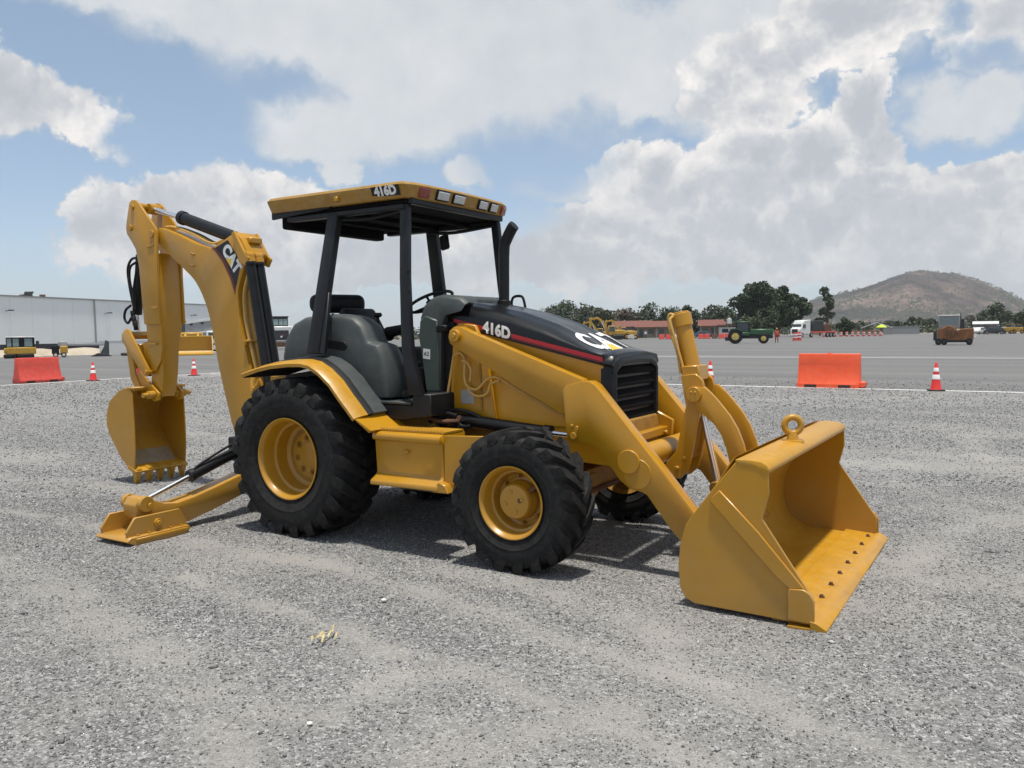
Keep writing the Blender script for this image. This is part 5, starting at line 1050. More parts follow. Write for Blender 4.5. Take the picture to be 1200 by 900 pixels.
# ---- earth heaps and a low white wall in front of the hall
MND = ground_mat('heaped_earth', 'mound')
def mound(u, Zd, L_, W_, Hh, seed, m=MND, name='earth_mound'):
    c = far(u, Zd); g = G(); n1, n2 = 44, 14; vs = []
    for i in range(n1 + 1):
        for j in range(n2 + 1):
            a, b = i / n1 * 2 - 1, j / n2 * 2 - 1; hh = Hh * max(0, 1 - abs(b) ** 2) * max(0, 1 - abs(a) ** 4) * (.55 + .9 * (mnoise.fractal(Vector((a * L_ / 6, b * 2, seed)), 1, 2, 5) * .5 + .5))
            vs.append(g.b.verts.new((a * L_ / 2, b * W_ / 2, hh - .06)))
    for i in range(n1):
        for j in range(n2): k = i * (n2 + 1) + j; g.b.faces.new((vs[k], vs[k + n2 + 1], vs[k + n2 + 2], vs[k + 1]))
    o = g.done(name, m, loc=tuple(c)); o.rotation_euler = (0, 0, face(u)); return struct(o)
mound(60, 84, 34, 6, .62, 1.3); mound(-40, 88, 26, 6, .6, 5.2); mound(150, 88, 18, 5, .55, 3.1); mound(-10, 78, 9, 3, .4, 8.1)
g = G(); g.box(-1.8, 4.0, 0, .2, 0, 1.35); g.box(-1.85, 4.05, -.03, .23, 1.36, 1.42); o = g.done('low_wall', WPT, loc=tuple(far(141, 82))); o.rotation_euler = (0, 0, face(141)); tag(o, 'low white wall in front of the warehouse beside the backhoe stick', 'wall')

# ---- small machines at left
t = thing('compact_excavator', 'small yellow machine with a glazed black cab in front of the warehouse', 'excavator', tuple(far(24, 73)), face(24))
bx('chassis', MYL, t, -1.0, 1.25, -.8, .8, .35, .95, .06); bx('track', RUB, t, -1.25, -.3, -.9, -.5, .0, .38, .1); bx('track', RUB, t, -.2, 1.1, -.9, -.5, .0, .38, .1); bx('track', RUB, t, -1.1, 1.1, .5, .9, .0, .38, .1)
cb = bx('cab', PLB, t, -1.02, 1.15, -.7, .7, .95, 1.80, .04)
for x0, x1 in ((-.95, -.62), (-.50, -.05), (.38, .98)): bx('window', GLL, cb, x0, x1, -.72, -.69, 1.02, 1.72)
bx('cab_roof', WPT, t, -1.08, 1.2, -.78, .78, 1.80, 1.90, .03); bx('counterweight', MYL, t, -1.2, -.9, -.6, .6, .4, .9, .08); bx('mirror', DRK, t, 1.25, 1.5, -.5, -.4, 1.0, 1.5)
t = thing('compact_roller', 'small black and yellow roller parked right of the glazed cab machine', 'roller', tuple(far(71, 74)), face(71))
bx('engine_box', PLB, t, -.65, -.05, -.4, .4, .3, 1.05, .04); bx('yellow_cover', MYL, t, .02, .62, -.4, .4, .35, 1.0, .06); wheel(t, -.35, .22, -.45, -.1, .22, WPT); wheel(t, .30, .22, -.45, -.1, .22, WPT); bx('frame', DRK, t, -.5, .5, -.3, .3, .22, .34)
t = thing('towing_rig', 'dark grey towing rig with an upright post in front of the warehouse', 'towing rig', tuple(far(118, 76)), face(118))
pr('upright', PLG, t, [(-.1, .1), (.35, .0), (.75, .1), (.78, 1.35), (.45, 1.5), (.35, .9)], -.15, .15, bev=.03); bx('drawbar', GRP, t, -3.3, .6, -.12, .12, 1.0, 1.22, .03); pr('foot', DRK, t, [(-.8, 0), (1.0, 0), (.6, .22), (-.2, .3)], -.4, .4, bev=.03); bx('rear_box', GRP, t, -3.4, -2.6, -.2, .2, .9, 1.4, .05)
bx('skid', DRK, t, 1.7, 2.6, -.2, .2, 0, .28, .08)

# ---- wheel loader with wide yellow bucket, and tipper truck behind it
t = thing('wheel_loader', 'yellow wheel loader with a wide bucket seen between stick and boom', 'wheel loader', tuple(far(226, 76)), face(226))
b_ = G(); b_.poly([[(x, -1.6, 0.05), (x, -.6, .12), (x, -.25, .5), (x, -.3, 1.2), (x, -.6, 1.75), (x, -.7, 1.72), (x, -.42, 1.2), (x, -.38, .55), (x, -.65, .25), (x, -1.6, .12)] for x in (-1.75, 1.75)]); bb = b_.done('bucket', MYL, t)
for s in (-1, 1): pr('bucket_side', MYL, bb, [(-1.65, 0), (-.5, .05), (-.2, .5), (-.25, 1.25), (-.6, 1.78), (-.75, 1.7), (-1.2, .7)], s * 1.75 - .04, s * 1.75 + .04, 'x')
bx('bucket_edge', MYL, bb, -1.8, 1.8, -1.75, -1.55, 0, .10)
for s in (-1, 1):
    g = G(); g.obox((s * .55, .6, 1.3), (.10, 0, 0), (0, .95, .5), (0, -.08, .2)); g.done('lift_arm', MYL, t, bev=.03)
bx('body', MYL, t, -1.0, 1.0, 1.4, 4.8, .8, 2.1, .12); bx('cab', GLS, t, -1.55, -.55, 2.0, 3.2, 2.0, 3.05, .05); bx('cab_roof', DRK, t, -1.6, -.45, 1.9, 3.3, 3.05, 3.2, .04)
for x in (-1.35, 1.35):
    for y in (1.3, 4.2): g = G(); g.cyl((x - .25, y, .75), (x + .25, y, .75), .75, n=24); g.done('wheel', RUB, t, bev=.08)
t = thing('tipper_truck', 'grey and white tipper truck with tilted body behind the yellow bucket', 'truck', tuple(far(233, 90)), face(233))
g = G(); g.poly([[(x, y, z) for y in (0, 2.2) for x, z in ()] or [(-1.7, y0, 2.0), (1.6, y0, 2.45), (1.75, y0, 3.75), (-1.2, y0, 3.25), (-1.65, y0, 2.6)] for y0 in (0, 2.4)]); bd = g.done('tipper_body', GRP, t, bev=.04)
g = G(); g.obox((.15, -.05, 3.35), (1.5, 0, .21), (0, .05, 0), (-.01, 0, .09)); g.done('body_rail', WPT, bd)
for x in (-.6, .5): g = G(); g.obox((x, -.06, 3.12 + .13 * x), (.14, 0, .02), (0, .03, 0), (0, 0, .12)); g.done('rail_slot', DRK, bd)
pr('lower_body', GRP, t, [(-1.3, 1.9), (1.1, 2.2), (.7, 1.5), (-.7, 1.4)], .1, 2.2); bx('cab', WPT, t, .9, 2.3, -.2, 1.9, .9, 2.3, .1); bx('windscreen', GLS, t, 1.1, 2.15, -.24, -.19, 1.5, 2.1); bx('chassis', DRK, t, -2.2, 2.2, .2, 2.0, .6, .9)
for x in (-1.6, 1.7): wheel(t, x, .52, -.1, .4, .52, WPT)
# white loader seen end on, right of the boom cylinders
t = thing('wheel_loader', 'white wheel loader seen from behind between the boom cylinders and the seat', 'wheel loader', tuple(far(330, 104)), face(330))
bx('body', WPT, t, -1.6, 1.5, -1.6, 2.0, .9, 2.85, .12); bx('radiator_grille', DRK, t, -1.0, 1.0, -1.66, -1.58, 1.15, 2.35, .04); bx('lower_bumper', RST, t, -1.2, 1.2, -1.65, -1.2, .3, .88, .05); cy('tail_lamp', LNS, t, (.25, -1.72, 1.7), (.25, -1.65, 1.7), .16, n=14); cy('badge', WHT, t, (.1, -1.73, 1.55), (.1, -1.66, 1.55), .12, n=14)
cb = bx('cab', DRK, t, -1.15, .95, -.6, 1.2, 2.85, 4.0, .06)
for x0, x1 in ((-.9, -.25), (-.15, .30), (.38, .85)): bx('window', GLL, cb, x0, x1, -.63, -.58, 3.0, 3.75)
bx('cab_roof', DRK, t, -1.25, 1.05, -.7, 1.3, 4.0, 4.12, .04)
for x in (-1.3, 1.3): g = G(); g.cyl((x - .28, -.4, .72), (x + .28, -.4, .72), .72, n=24); g.done('wheel', RUB, t, bev=.08)

# ---- excavators parked together
def excavator(u, Zd, flip, sc_, label, rz=0, m=MYL):
    t = thing('excavator', label, 'excavator', tuple(far(u, Zd)), face(u) + rz, 'excavators parked in a group before the trees'); t.scale = (sc_ * flip, sc_, sc_)
    for y in (-1.1, 1.1): pr('track', RUB, t, [(-1.9, .35), (-1.6, 0), (1.6, 0), (1.9, .35), (1.7, .8), (-1.7, .8)], y - .25, y + .25, bev=.05)
    bx('upper_body', m, t, -.4, 2.2, -1.2, 1.2, 1.0, 2.0, .15); bx('counterweight', m, t, 1.9, 2.5, -1.15, 1.15, 1.0, 1.9, .2); cb = bx('cab', m, t, -1.1, .3, -1.2, -.3, 1.0, 2.85, .1); bx('window', GLS, cb, -.95, .15, -1.23, -1.18, 1.7, 2.7); bx('windscreen', GLS, cb, -1.13, -1.08, -1.1, -.4, 1.5, 2.7)
    pr('boom', m, t, [(-.6, 1.2), (-1.2, 2.6), (-2.4, 4.3), (-3.2, 4.7), (-4.5, 4.3), (-4.45, 4.0), (-3.3, 4.25), (-2.7, 3.9), (-1.6, 2.2), (-1.1, 1.1)], .1, .5, bev=.04)
    pr('stick', m, t, [(-4.2, 4.6), (-4.75, 4.5), (-4.9, 1.6), (-4.6, 1.5), (-4.3, 3.6)], .15, .45, bev=.03); pr('bucket', RST, t, [(-4.4, 1.6), (-5.1, 1.6), (-5.2, .7), (-4.6, .15), (-3.9, .3), (-4.1, 1.0)], -.2, .8, bev=.03)
    cy('boom_cylinder', CHR, t, (-1.3, .06, 1.3), (-2.3, .06, 3.6), .08, n=8)
excavator(706, 172, 1, .82, 'leftmost yellow excavator of the group parked before the trees'); excavator(719, 165, 1, .98, 'second yellow excavator of the group, with the tallest upright boom', .15); excavator(733, 178, 1, .90, 'rightmost yellow excavator of the group, nearest the red roofed building', .1)
t = thing('backhoe', 'small yellow backhoe with pale bucket in front of the excavator group', 'backhoe', tuple(far(741, 168)), face(741))
bx('body', MYL, t, -1.6, 1.0, -.8, .8, .7, 1.7, .1); pr('bucket', WPT, t, [(-.9, .2), (.4, .15), (.7, .5), (.1, 1.0), (-.8, .8)], -1.4, -1.0, bev=.04); wheel(t, -1.0, .6, -1.0, -.6, .6, MYL); wheel(t, .8, .45, -1.0, -.6, .45, MYL); bx('canopy', DRK, t, -1.2, .3, -.7, .7, 2.4, 2.55)
for x in (-1.1, .2): bx('post', DRK, t, x - .05, x + .05, -.65, -.55, 1.7, 2.4)

# ---- buildings with red roofs
def hut(u, Zd, wd, hw_, label, wall, opens):
    t = thing('roofed_building', label, 'building', tuple(far(u, Zd)), face(u)); h2 = wd / 2
    bx('wall', wall, t, -h2, h2, 0, 6, 0, hw_); pr('roof', TILE, t, [(-1.4, hw_ - .05), (3, hw_ + 1.5), (7.2, hw_ - .05), (3, hw_ + 1.25)], -h2 - .5, h2 + .5, 'x')
    for (x0, x1, z0, z1) in opens: w_ = bx('window' if z0 > .3 else 'door', GLS, t, x0, x1, -.06, .02, z0, z1)
    n_ = int(wd / 3.3)
    for i in range(n_ + 1): x = -h2 + .2 + i * (wd - .4) / n_; bx('porch_post', CONC, t, x - .12, x + .12, -1.3, -1.1, 0, hw_ - .05)
    bx('fascia', WOOD, t, -h2 - .5, h2 + .5, -1.42, -1.36, hw_ - .25, hw_)
hut(770, 200, 9.5, 2.6, 'low building with red tiled roof and porch left of the tilt cylinder', OCH, [(-4.2, -3.2, 0, 2.1), (-2.0, -.6, .9, 2.0), (.6, 1.8, .9, 2.0), (2.8, 3.9, 0, 2.1)])
hut(838, 198, 7, 2.7, 'low building with red tiled roof right of the tilt cylinder', OCH, [(-2.8, -1.8, .9, 2.0), (-.8, .3, 0, 2.1), (1.2, 2.6, .9, 2.0)])
hut(741, 206, 9, 2.8, 'low red roofed building behind the group of excavators', CONC, [(-3, -1.5, .9, 2.0), (1, 2.2, 0, 2.1)])
t = thing('market_stall', 'small white kiosk beside the water tank near the tractor', 'kiosk', tuple(far(855, 176)), face(855)); bx('counter', WPT, t, -2.2, 1.9, 0, 2, 0, 2.2); bx('awning', TILE, t, -2.5, 2.1, -.8, 2.2, 2.6, 2.75); bx('hatch', DRK, t, -1.5, -.2, -.04, .02, 1.1, 1.9); bx('hatch', DRK, t, .2, 1.4, -.04, .02, 1.1, 1.9)
for x in (-2.1, 1.8): bx('awning_post', CONC, t, x - .05, x + .05, -.7, -.6, 0, 2.6)
t = thing('water_tank', 'white water tank on a frame above the kiosk', 'water tank', tuple(far(855, 182)), face(855)); cy('tank', WPT, t, (0, 0, 3.0), (0, 0, 4.1), .55, .5, 20, .05); cy('lid', WPT, t, (0, 0, 4.1), (0, 0, 4.35), .25, .2, 16)
for x in (-.4, .4): bx('stand_leg', CONC, t, x - .06, x + .06, -.4, .4, 0, 3.0)
t = thing('parked_car', 'dark blue car parked behind the tilt cylinder', 'car', tuple(far(823, 178)), face(823)); g = G(); g.prism([(-2.1, .35), (-2.05, .9), (-1.3, 1.0), (-.8, 1.5), (.9, 1.5), (1.5, 1.0), (2.1, .9), (2.1, .35)], -.85, .85); g.done('body', mat('dark_blue_paint', (.04, .07, .12), .3, coat=.5), t, bev=.1, seg=2); bx('window', GLS, t, -.7, .9, -.87, -.84, 1.02, 1.4)
for x in (-1.3, 1.35): wheel(t, x, .33, -.9, -.65, .33, GRP)

# ---- barrels and small barriers in a row
def barrel(u, Zd, label, m=REDP, band=True, sc_=1):
    t = thing('traffic_drum', label, 'traffic drum', tuple(far(u, Zd)), 0, 'traffic drums in a row at the edge of the asphalt'); t.scale = (sc_,) * 3
    g = G(); g.lathe([(0, .34), (.12, .34), (.12, .30), (.5, .29), (.95, .25), (1.05, .24), (1.06, .001)], ax='z', n=20); g.done('drum_body', m, t)
    if band:
        for z in (.35, .68): g = G(); g.lathe([(z, .30), (z, .305), (z + .16, .30), (z + .16, .295)], ax='z', n=20); g.done('white_band', REF, t)
def lowbar(u, Zd, label, m=REDP, wd=1.0):
    t = thing('low_barrier', label, 'barrier', tuple(far(u, Zd)), face(u), 'low barriers in a row at the edge of the asphalt')
    g = G(); g.prism([(-.28, 0), (.28, 0), (.22, .3), (.09, .95), (-.09, .95), (-.22, .3)], -wd, wd, 'x'); g.done('barrier_body', m, t, bev=.03)
    for x in (-.5, .5): bx('fork_slot', CB, t, x - .12, x + .12, -.285, -.2, .02, .10)
wh = REF
for i, (u, k) in enumerate([(776, 0), (784, 0), (790, 1), (797, 1), (822, 0), (829, 0), (838, 2), (846, 0), (853, 0)]):
    lb = ['red plastic low barrier in the row left of the tilt cylinder', 'second red low barrier in the row left of the tilt cylinder', 'pale low barrier just left of the tilt cylinder', 'pale low barrier half behind the tilt cylinder', 'red low barrier just right of the tilt cylinder', 'second red low barrier right of the tilt cylinder', 'dark low barrier in the row left of the green tractor', 'red low barrier near the green tractor', 'red low barrier beside the rear wheel of the green tractor'][i]
    lowbar(u, 160, lb, [REDP, wh, RST][k], .5)
ORD = ['leftmost', 'second from left', 'third from left', 'fourth from left', 'fifth from left', 'middle', 'fifth from right', 'fourth from right', 'third from right', 'second from right', 'rightmost']
for i in range(11): barrel(966 + 6.6 * i, 168, ORD[i] + ' drum in the row of red and white drums below the hill', REDP, True, .95)
barrel(932, 118, 'red and white drum standing in front of the white truck', REDP, True, 1.1); barrel(936.5, 119, 'striped drum at the right wheel of the white truck', REDP, True, 1.2)

# ---- tractor
t = thing('tractor', 'green farm tractor with yellow wheel centres and canopy', 'tractor', tuple(far(878, 98)), face(878) )
bx('hood', GTR, t, .0, 2.55, -.42, .42, 1.0, 1.72, .12); pr('hood_nose', GTR, t, [(2.5, .95), (2.72, 1.0), (2.72, 1.6), (2.5, 1.72)], -.40, .40, bev=.05); bx('chassis', DRK, t, -1.6, 2.7, -.35, .35, .6, 1.0, .05)
bx('platform', GTR, t, -1.9, .1, -.8, .8, .95, 1.35, .08); bx('seat', PLB, t, -1.1, -.6, -.3, .3, 1.35, 1.9, .06); bx('canopy', GTR, t, -1.75, .2, -.75, .75, 2.48, 2.62, .05)
for x in (-1.45, .0): 
    for y in (-.6, .6): bx('canopy_post', PLB, t, x - .05, x + .05, y - .05, y + .05, 1.3, 2.48)
cb = bx('cab_shade', GLS, t, -1.4, -.05, -.5, .5, 1.4, 2.45)
for y in (-1.05, .70): wheel(t, -1.55, .85, y, y + .40, .85, TYR, .5); wheel(t, 1.65, .60, y + .05, y + .32, .60, TYR, .5)
pr('fender', GTR, t, [(-2.4, 1.35), (-2.1, 1.75), (-1.4, 1.85), (-.75, 1.6), (-.70, 1.45), (-1.4, 1.72), (-2.05, 1.62), (-2.3, 1.3)], -1.05, -.6); bx('hitch', DRK, t, -2.75, -2.0, -.2, .2, .35, .8, .05); cy('exhaust', DRK, t, (1.3, .1, 1.7), (1.3, .1, 2.35), .05, n=8); bx('steering_column', PLB, t, -.25, -.1, -.1, .1, 1.3, 1.95); bx('light', LMP, t, 2.70, 2.75, -.3, .3, 1.2, 1.4)

# ---- people
def person(u, Zd, label, cloth, trous, hat, rz=0.0):
    t = thing('person', label, 'person', tuple(far(u, Zd)), face(u) + rz)
    J = [((0, 0, .95), .155), ((0, 0, 1.15), .15), ((0, 0, 1.38), .17), ((0, 0, 1.50), .07), ((0, -.01, 1.60), .075), ((0, -.02, 1.70), .085), ((.19, 0, 1.40), .075), ((.26, .03, 1.12), .055), ((.24, -.08, .88), .045), ((-.19, 0, 1.40), .075), ((-.27, .02, 1.12), .055), ((-.26, -.10, .88), .045),
         ((.10, 0, .86), .10), ((.13, -.04, .50), .075), ((.14, .05, .10), .05), ((.14, -.08, .05), .045), ((-.10, 0, .86), .10), ((-.13, .05, .50), .075), ((-.15, .12, .10), .05), ((-.15, .0, .05), .045)]
    E_ = [(0, 1), (1, 2), (2, 3), (3, 4), (4, 5), (2, 6), (6, 7), (7, 8), (2, 9), (9, 10), (10, 11), (0, 12), (12, 13), (13, 14), (14, 15), (0, 16), (16, 17), (17, 18), (18, 19)]
    me = bpy.data.meshes.new('body'); me.from_pydata([j[0] for j in J], E_, []); o = bpy.data.objects.new('body', me); C.objects.link(o); o.parent = t
    md = o.modifiers.new('Skin', 'SKIN'); 
    for sv, (_, r) in zip(me.skin_vertices[0].data, J): sv.radius = (r, r)
    me.skin_vertices[0].data[0].use_root = True; o.modifiers.new('Sub', 'SUBSURF').levels = 1; o.modifiers['Sub'].render_levels = 1
    m = bpy.data.materials.new('clothing'); m.use_nodes = True; tt = m.node_tree; b = tt.nodes['Principled BSDF']; b.inputs['Roughness'].default_value = .8
    tcx = tt.nodes.new('ShaderNodeTexCoord'); sp = tt.nodes.new('ShaderNodeSeparateXYZ'); tt.links.new(tcx.outputs['Object'], sp.inputs[0]); r = tt.nodes.new('ShaderNodeValToRGB'); r.color_ramp.interpolation = 'CONSTANT'
    dv = tt.nodes.new('ShaderNodeMath'); dv.operation = 'DIVIDE'; dv.inputs[1].default_value = 2; tt.links.new(sp.outputs[2], dv.inputs[0]); tt.links.new(dv.outputs[0], r.inputs[0])
    cr = r.color_ramp; cr.elements[0].color = (.02, .02, .02, 1); cr.elements[1].position = .06; cr.elements[1].color = (*trous, 1)
    for p_, c_ in ((.48, cloth), (.765, (.30, .17, .11))): e_ = cr.elements.new(p_); e_.color = (*c_, 1)
    tt.links.new(r.outputs[0], b.inputs['Base Color']); me.materials.append(m)
    g = G(); g.lathe([(1.70, .125), (1.71, .125), (1.72, .108), (1.79, .09), (1.83, .04), (1.835, .001)], ax='z', n=16); g.done('hard_hat', hat, t)
person(910.5, 99, 'worker in red orange coveralls standing in front of the green tractor', (.55, .10, .06), (.40, .05, .04), MYL)
person(757, 180, 'person in a white shirt in front of the red roofed building', (.65, .65, .62), (.08, .08, .1), DRK)
person(749, 182, 'person in dark clothes left of the one in a white shirt', (.08, .08, .09), (.05, .05, .06), DRK)

# ---- white highway truck with a loaded trailer
t = thing('articulated_truck', 'white lorry with dark load on its red trailer below the tall trees', 'truck', tuple(far(942, 158)), face(942) + .95); t.scale = (.9,) * 3
pr('cab', WPT, t, [(-3.0, .7), (-3.0, 1.9), (-2.4, 2.1), (-2.1, 3.0), (-1.6, 3.65), (.6, 3.75), (.6, .7)], -1.2, 1.2, bev=.12); bx('windscreen', GLS, t, -2.35, -2.2, -1.0, 1.0, 2.15, 2.85); pr('side_window', GLS, t, [(-2.0, 2.0), (-1.9, 2.8), (-1.0, 2.8), (-1.0, 2.0)], -1.25, -1.19)
bx('radiator_grille', DRK, t, -3.06, -2.98, -.7, .7, .9, 1.8); bx('bumper', WPT, t, -3.25, -2.95, -1.25, 1.25, .35, .75, .06); cy('exhaust', CHR, t, (.75, -1.0, .9), (.75, -1.0, 3.9), .09, n=10)
for x in (-2.3, 1.0): wheel(t, x, .52, -1.3, -.95, .52, GRP)
bx('trailer_bed', REDP, t, 1.0, 9.5, -1.25, 1.25, .95, 1.25, .04); bx('load', DRK, t, 1.4, 5.5, -1.1, 1.1, 1.25, 3.6, .15); bx('load_cab', RST, t, 5.8, 8.4, -1.0, 1.0, 1.25, 2.9, .15); cy('load_mast', RST, t, (5.6, 0, 2), (5.6, 0, 3.9), .12, n=8)
for x in (6.6, 7.8, 9.0): wheel(t, x, .52, -1.3, -.95, .52, GRP)

# ---- rusty orange paving machine at right
t = thing('paving_machine', 'rusty orange road machine with pale cab parked on the asphalt at right', 'road machine', tuple(far(1118, 76)), face(1118)); t.scale = (.72, .80, .82)
hp = pr('hopper', ORP, t, [(-1.9, .55), (2.15, .50), (2.2, 1.85), (.75, 1.80), (.35, 1.6), (-.1, 2.05), (-.7, 2.2), (-1.3, 1.9), (-1.9, 1.75)], -1.1, 1.1, bev=.06)
for x in (-1.1, -.1, .9, 1.7): bx('hopper_rib', ORP, hp, x - .06, x + .06, -1.18, -1.1, .6, 1.6)
pr('body_plate', RST, t, [(-1.2, 1.1), (.6, 1.1), (.3, 1.6), (-.9, 1.7)], -1.17, -1.11); bx('under_frame', DRK, t, -1.9, 1.95, -1.0, 1.0, .3, .58, .04)
for x in (-1.75, -1.1, 1.7): wheel(t, x, .38, -1.25, -.85, .38, DRK)
cb = bx('cab', GRP, t, -1.8, .55, -.2, 1.6, 1.9, 3.25, .05); bx('window', GLL, cb, -1.6, .4, -.24, -.19, 2.2, 3.1); bx('cab_roof', WPT, t, -1.9, .65, -.35, 1.8, 3.25, 3.36, .03); cy('exhaust', DRK, t, (.72, .1, 1.9), (.72, .1, 3.6), .06, n=8); bx('mirror', DRK, t, -2.3, -2.1, -.2, -.1, 2.3, 2.9); pr('lever_stand', DRK, t, [(.6, 1.8), (1.2, 1.8), (1.1, 2.9), (.8, 2.9)], -.1, .1); bx('side_step', DRK, t, -2.35, -1.95, -.8, .4, .5, 1.6, .05); cy('lamp', WHT, t, (2.35, -1.0, 1.05), (2.35, -.8, 1.05), .22, n=14)

# ---- tent, parasol, walls and sheds
t = thing('event_tent', 'low white tent roof in front of the hill', 'tent', tuple(far(1027, 205)), face(1027)); pr('tent_roof', TARP, t, [(-3.6, 1.75), (0, 3.1), (3.7, 1.75), (3.6, 1.60), (0, 2.9), (-3.5, 1.6)], -3, 3)
for x in (-3.3, 3.3):
    for y in (-2.9, 2.9): bx('tent_pole', CONC, t, x - .05, x + .05, y - .05, y + .05, 0, 1.7)
t = thing('parasol', 'lime yellow parasol in front of the white tent', 'parasol', tuple(far(1033, 180)), 0); g = G(); g.lathe([(1.75, 1.15), (2.15, .75), (2.45, .05), (2.46, .001)], ax='z', n=8); g.done('parasol_cloth', LIM, t); cy('pole', CONC, t, (0, 0, 0), (0, 0, 2.4), .04, n=8)
def wallobj(u, Zd, wd, h, label, m=CONC):
    g = G(); g.box(-wd / 2, wd / 2, 0, .25, 0, h); g.box(-wd / 2 - .05, wd / 2 + .05, -.05, .3, h + .003, h + .10); o = g.done('boundary_wall', m, loc=tuple(far(u, Zd))); o.rotation_euler = (0, 0, face(u)); tag(o, label, 'wall')
wallobj(1056, 210, 8.4, 1.9, 'grey block wall between the tent and the orange road machine'); wallobj(990, 212, 16, .9, 'low pale wall behind the red and white drums', OCH)
t = thing('open_shed', 'low shed with white sheet roof right of the orange road machine', 'shed', tuple(far(1156, 190)), face(1156)); g = G(); g.poly([[(x, -2, 2.15), (x, 3, 2.75), (x, 3, 2.87), (x, -2, 2.27)] for x in (-2.9, 2.4)]); g.done('shed_roof', WPT, t)
for x in (-2.6, -1.0, .7, 2.2): bx('shed_post', CONC, t, x - .08, x + .08, -1.8, -1.65, 0, 2.15)
bx('back_wall', CONC, t, -2.7, 2.3, 2.8, 2.95, 0, 2.6)
CARM = [mat('black_car_paint', (.02, .02, .022), .3, coat=.5), mat('silver_car_paint', (.35, .35, .36), .3, coat=.5), WPT]
def car(u, Zd, m, label, rz=0):
    t = thing('parked_car', label, 'car', tuple(far(u, Zd)), face(u) + rz, 'cars parked by the shed'); g = G(); g.prism([(-2.0, .35), (-1.95, .85), (-1.2, .95), (-.8, 1.45), (1.2, 1.5), (1.9, .95), (2.0, .35)], -.82, .82); g.done('body', m, t, bev=.1, seg=2); bx('window', GLS, t, -.65, 1.3, -.84, -.81, .98, 1.36)
    for x in (-1.25, 1.3): wheel(t, x, .32, -.88, -.62, .32, GRP)
car(1165, 172, CARM[0], 'black car parked in front of the open shed'); car(1174, 184, CARM[1], 'silver car parked between the shed and the yellow machines', .4); car(1146, 180, CARM[2], 'white car parked beside the orange road machine', 1.2)
for u, lb in ((1181, 'small yellow machine parked right of the silver car'), (1193, 'small yellow machine parked at the right edge below the hill')):
    t = thing('yellow_machine', lb, 'road machine', tuple(far(u, 180)), face(u), 'yellow machines parked at the right'); bx('body', MYL, t, -.9, .9, -.7, .7, .5, 1.4, .1); bx('cab', GLS, t, -.3, .6, -.6, .6, 1.4, 2.0, .05); bx('cab_roof', MYL, t, -.4, .7, -.7, .7, 2.0, 2.1); wheel(t, -.7, .4, -.85, -.5, .4, MYL); wheel(t, .7, .4, -.85, -.5, .4, MYL)
for u, Zd, h in ((746, 196, 6.0), (948, 200, 7.0), (1124, 230, 6.5)):
    pass

# ---- trees
def leafmat(name, a, b_): 
    m = mat(name, a, .6, var=.0); t = m.node_tree; n = t.nodes
    r = [k for k in n if k.type == 'VALTORGB'][0]; at = n.new('ShaderNodeAttribute'); at.attribute_name = 'tone'; t.links.new(at.outputs['Fac'], r.inputs[0]); r.color_ramp.elements[0].position = 0; r.color_ramp.elements[1].position = 1; r.color_ramp.elements[0].color = (*a, 1); r.color_ramp.elements[1].color = (*b_, 1); return m
LF = [leafmat('dark_leaves', (.020, .034, .014), (.070, .100, .040)), leafmat('olive_leaves', (.040, .055, .022), (.095, .11, .045)), leafmat('grey_green_leaves', (.040, .052, .030), (.105, .120, .072)), leafmat('dry_twigs', (.08, .065, .045), (.16, .13, .09))]
BRK = mat('tree_bark', (.10, .08, .06), .9, var=.2)
def crown(clumps, n, leaf, m, seed, parent, name='crown'):
    r = np.random.RandomState(seed); cl = np.array(clumps, float); wgt = cl[:, 3] ** 2; wgt /= wgt.sum(); idx = r.choice(len(cl), n, p=wgt)
    d = r.normal(size=(n, 3)); d /= np.linalg.norm(d, axis=1)[:, None]; rad = cl[idx, 3] * r.uniform(.45, 1.08, n) ** .6
    sub = r.normal(size=(len(cl), 14, 3)); sub /= np.linalg.norm(sub, axis=2)[:, :, None]    # sub-clumps make an uneven outline
    sd = sub[idx, r.randint(0, 14, n)]; d = d * .55 + sd * .75; d /= np.linalg.norm(d, axis=1)[:, None]
    c = cl[idx, :3] + d * rad[:, None] * np.array([1, 1, .8]); u = r.normal(size=(n, 3)); u /= np.linalg.norm(u, axis=1)[:, None]; v = np.cross(u, r.normal(size=(n, 3))); v /= np.linalg.norm(v, axis=1)[:, None]
    s = leaf * r.uniform(.6, 1.3, n)[:, None]; V = np.stack([c - u * s, c + v * s * .6, c + u * s, c - v * s * .6], 1).reshape(-1, 3); F = np.arange(4 * n).reshape(n, 4)
    tn = np.repeat(np.clip(r.rand(n) * .6 + .4 * r.rand(len(cl))[idx], 0, 1), 4); o = numpy_mesh(name, V, F, m, {'tone': tn}); o.parent = parent; return o
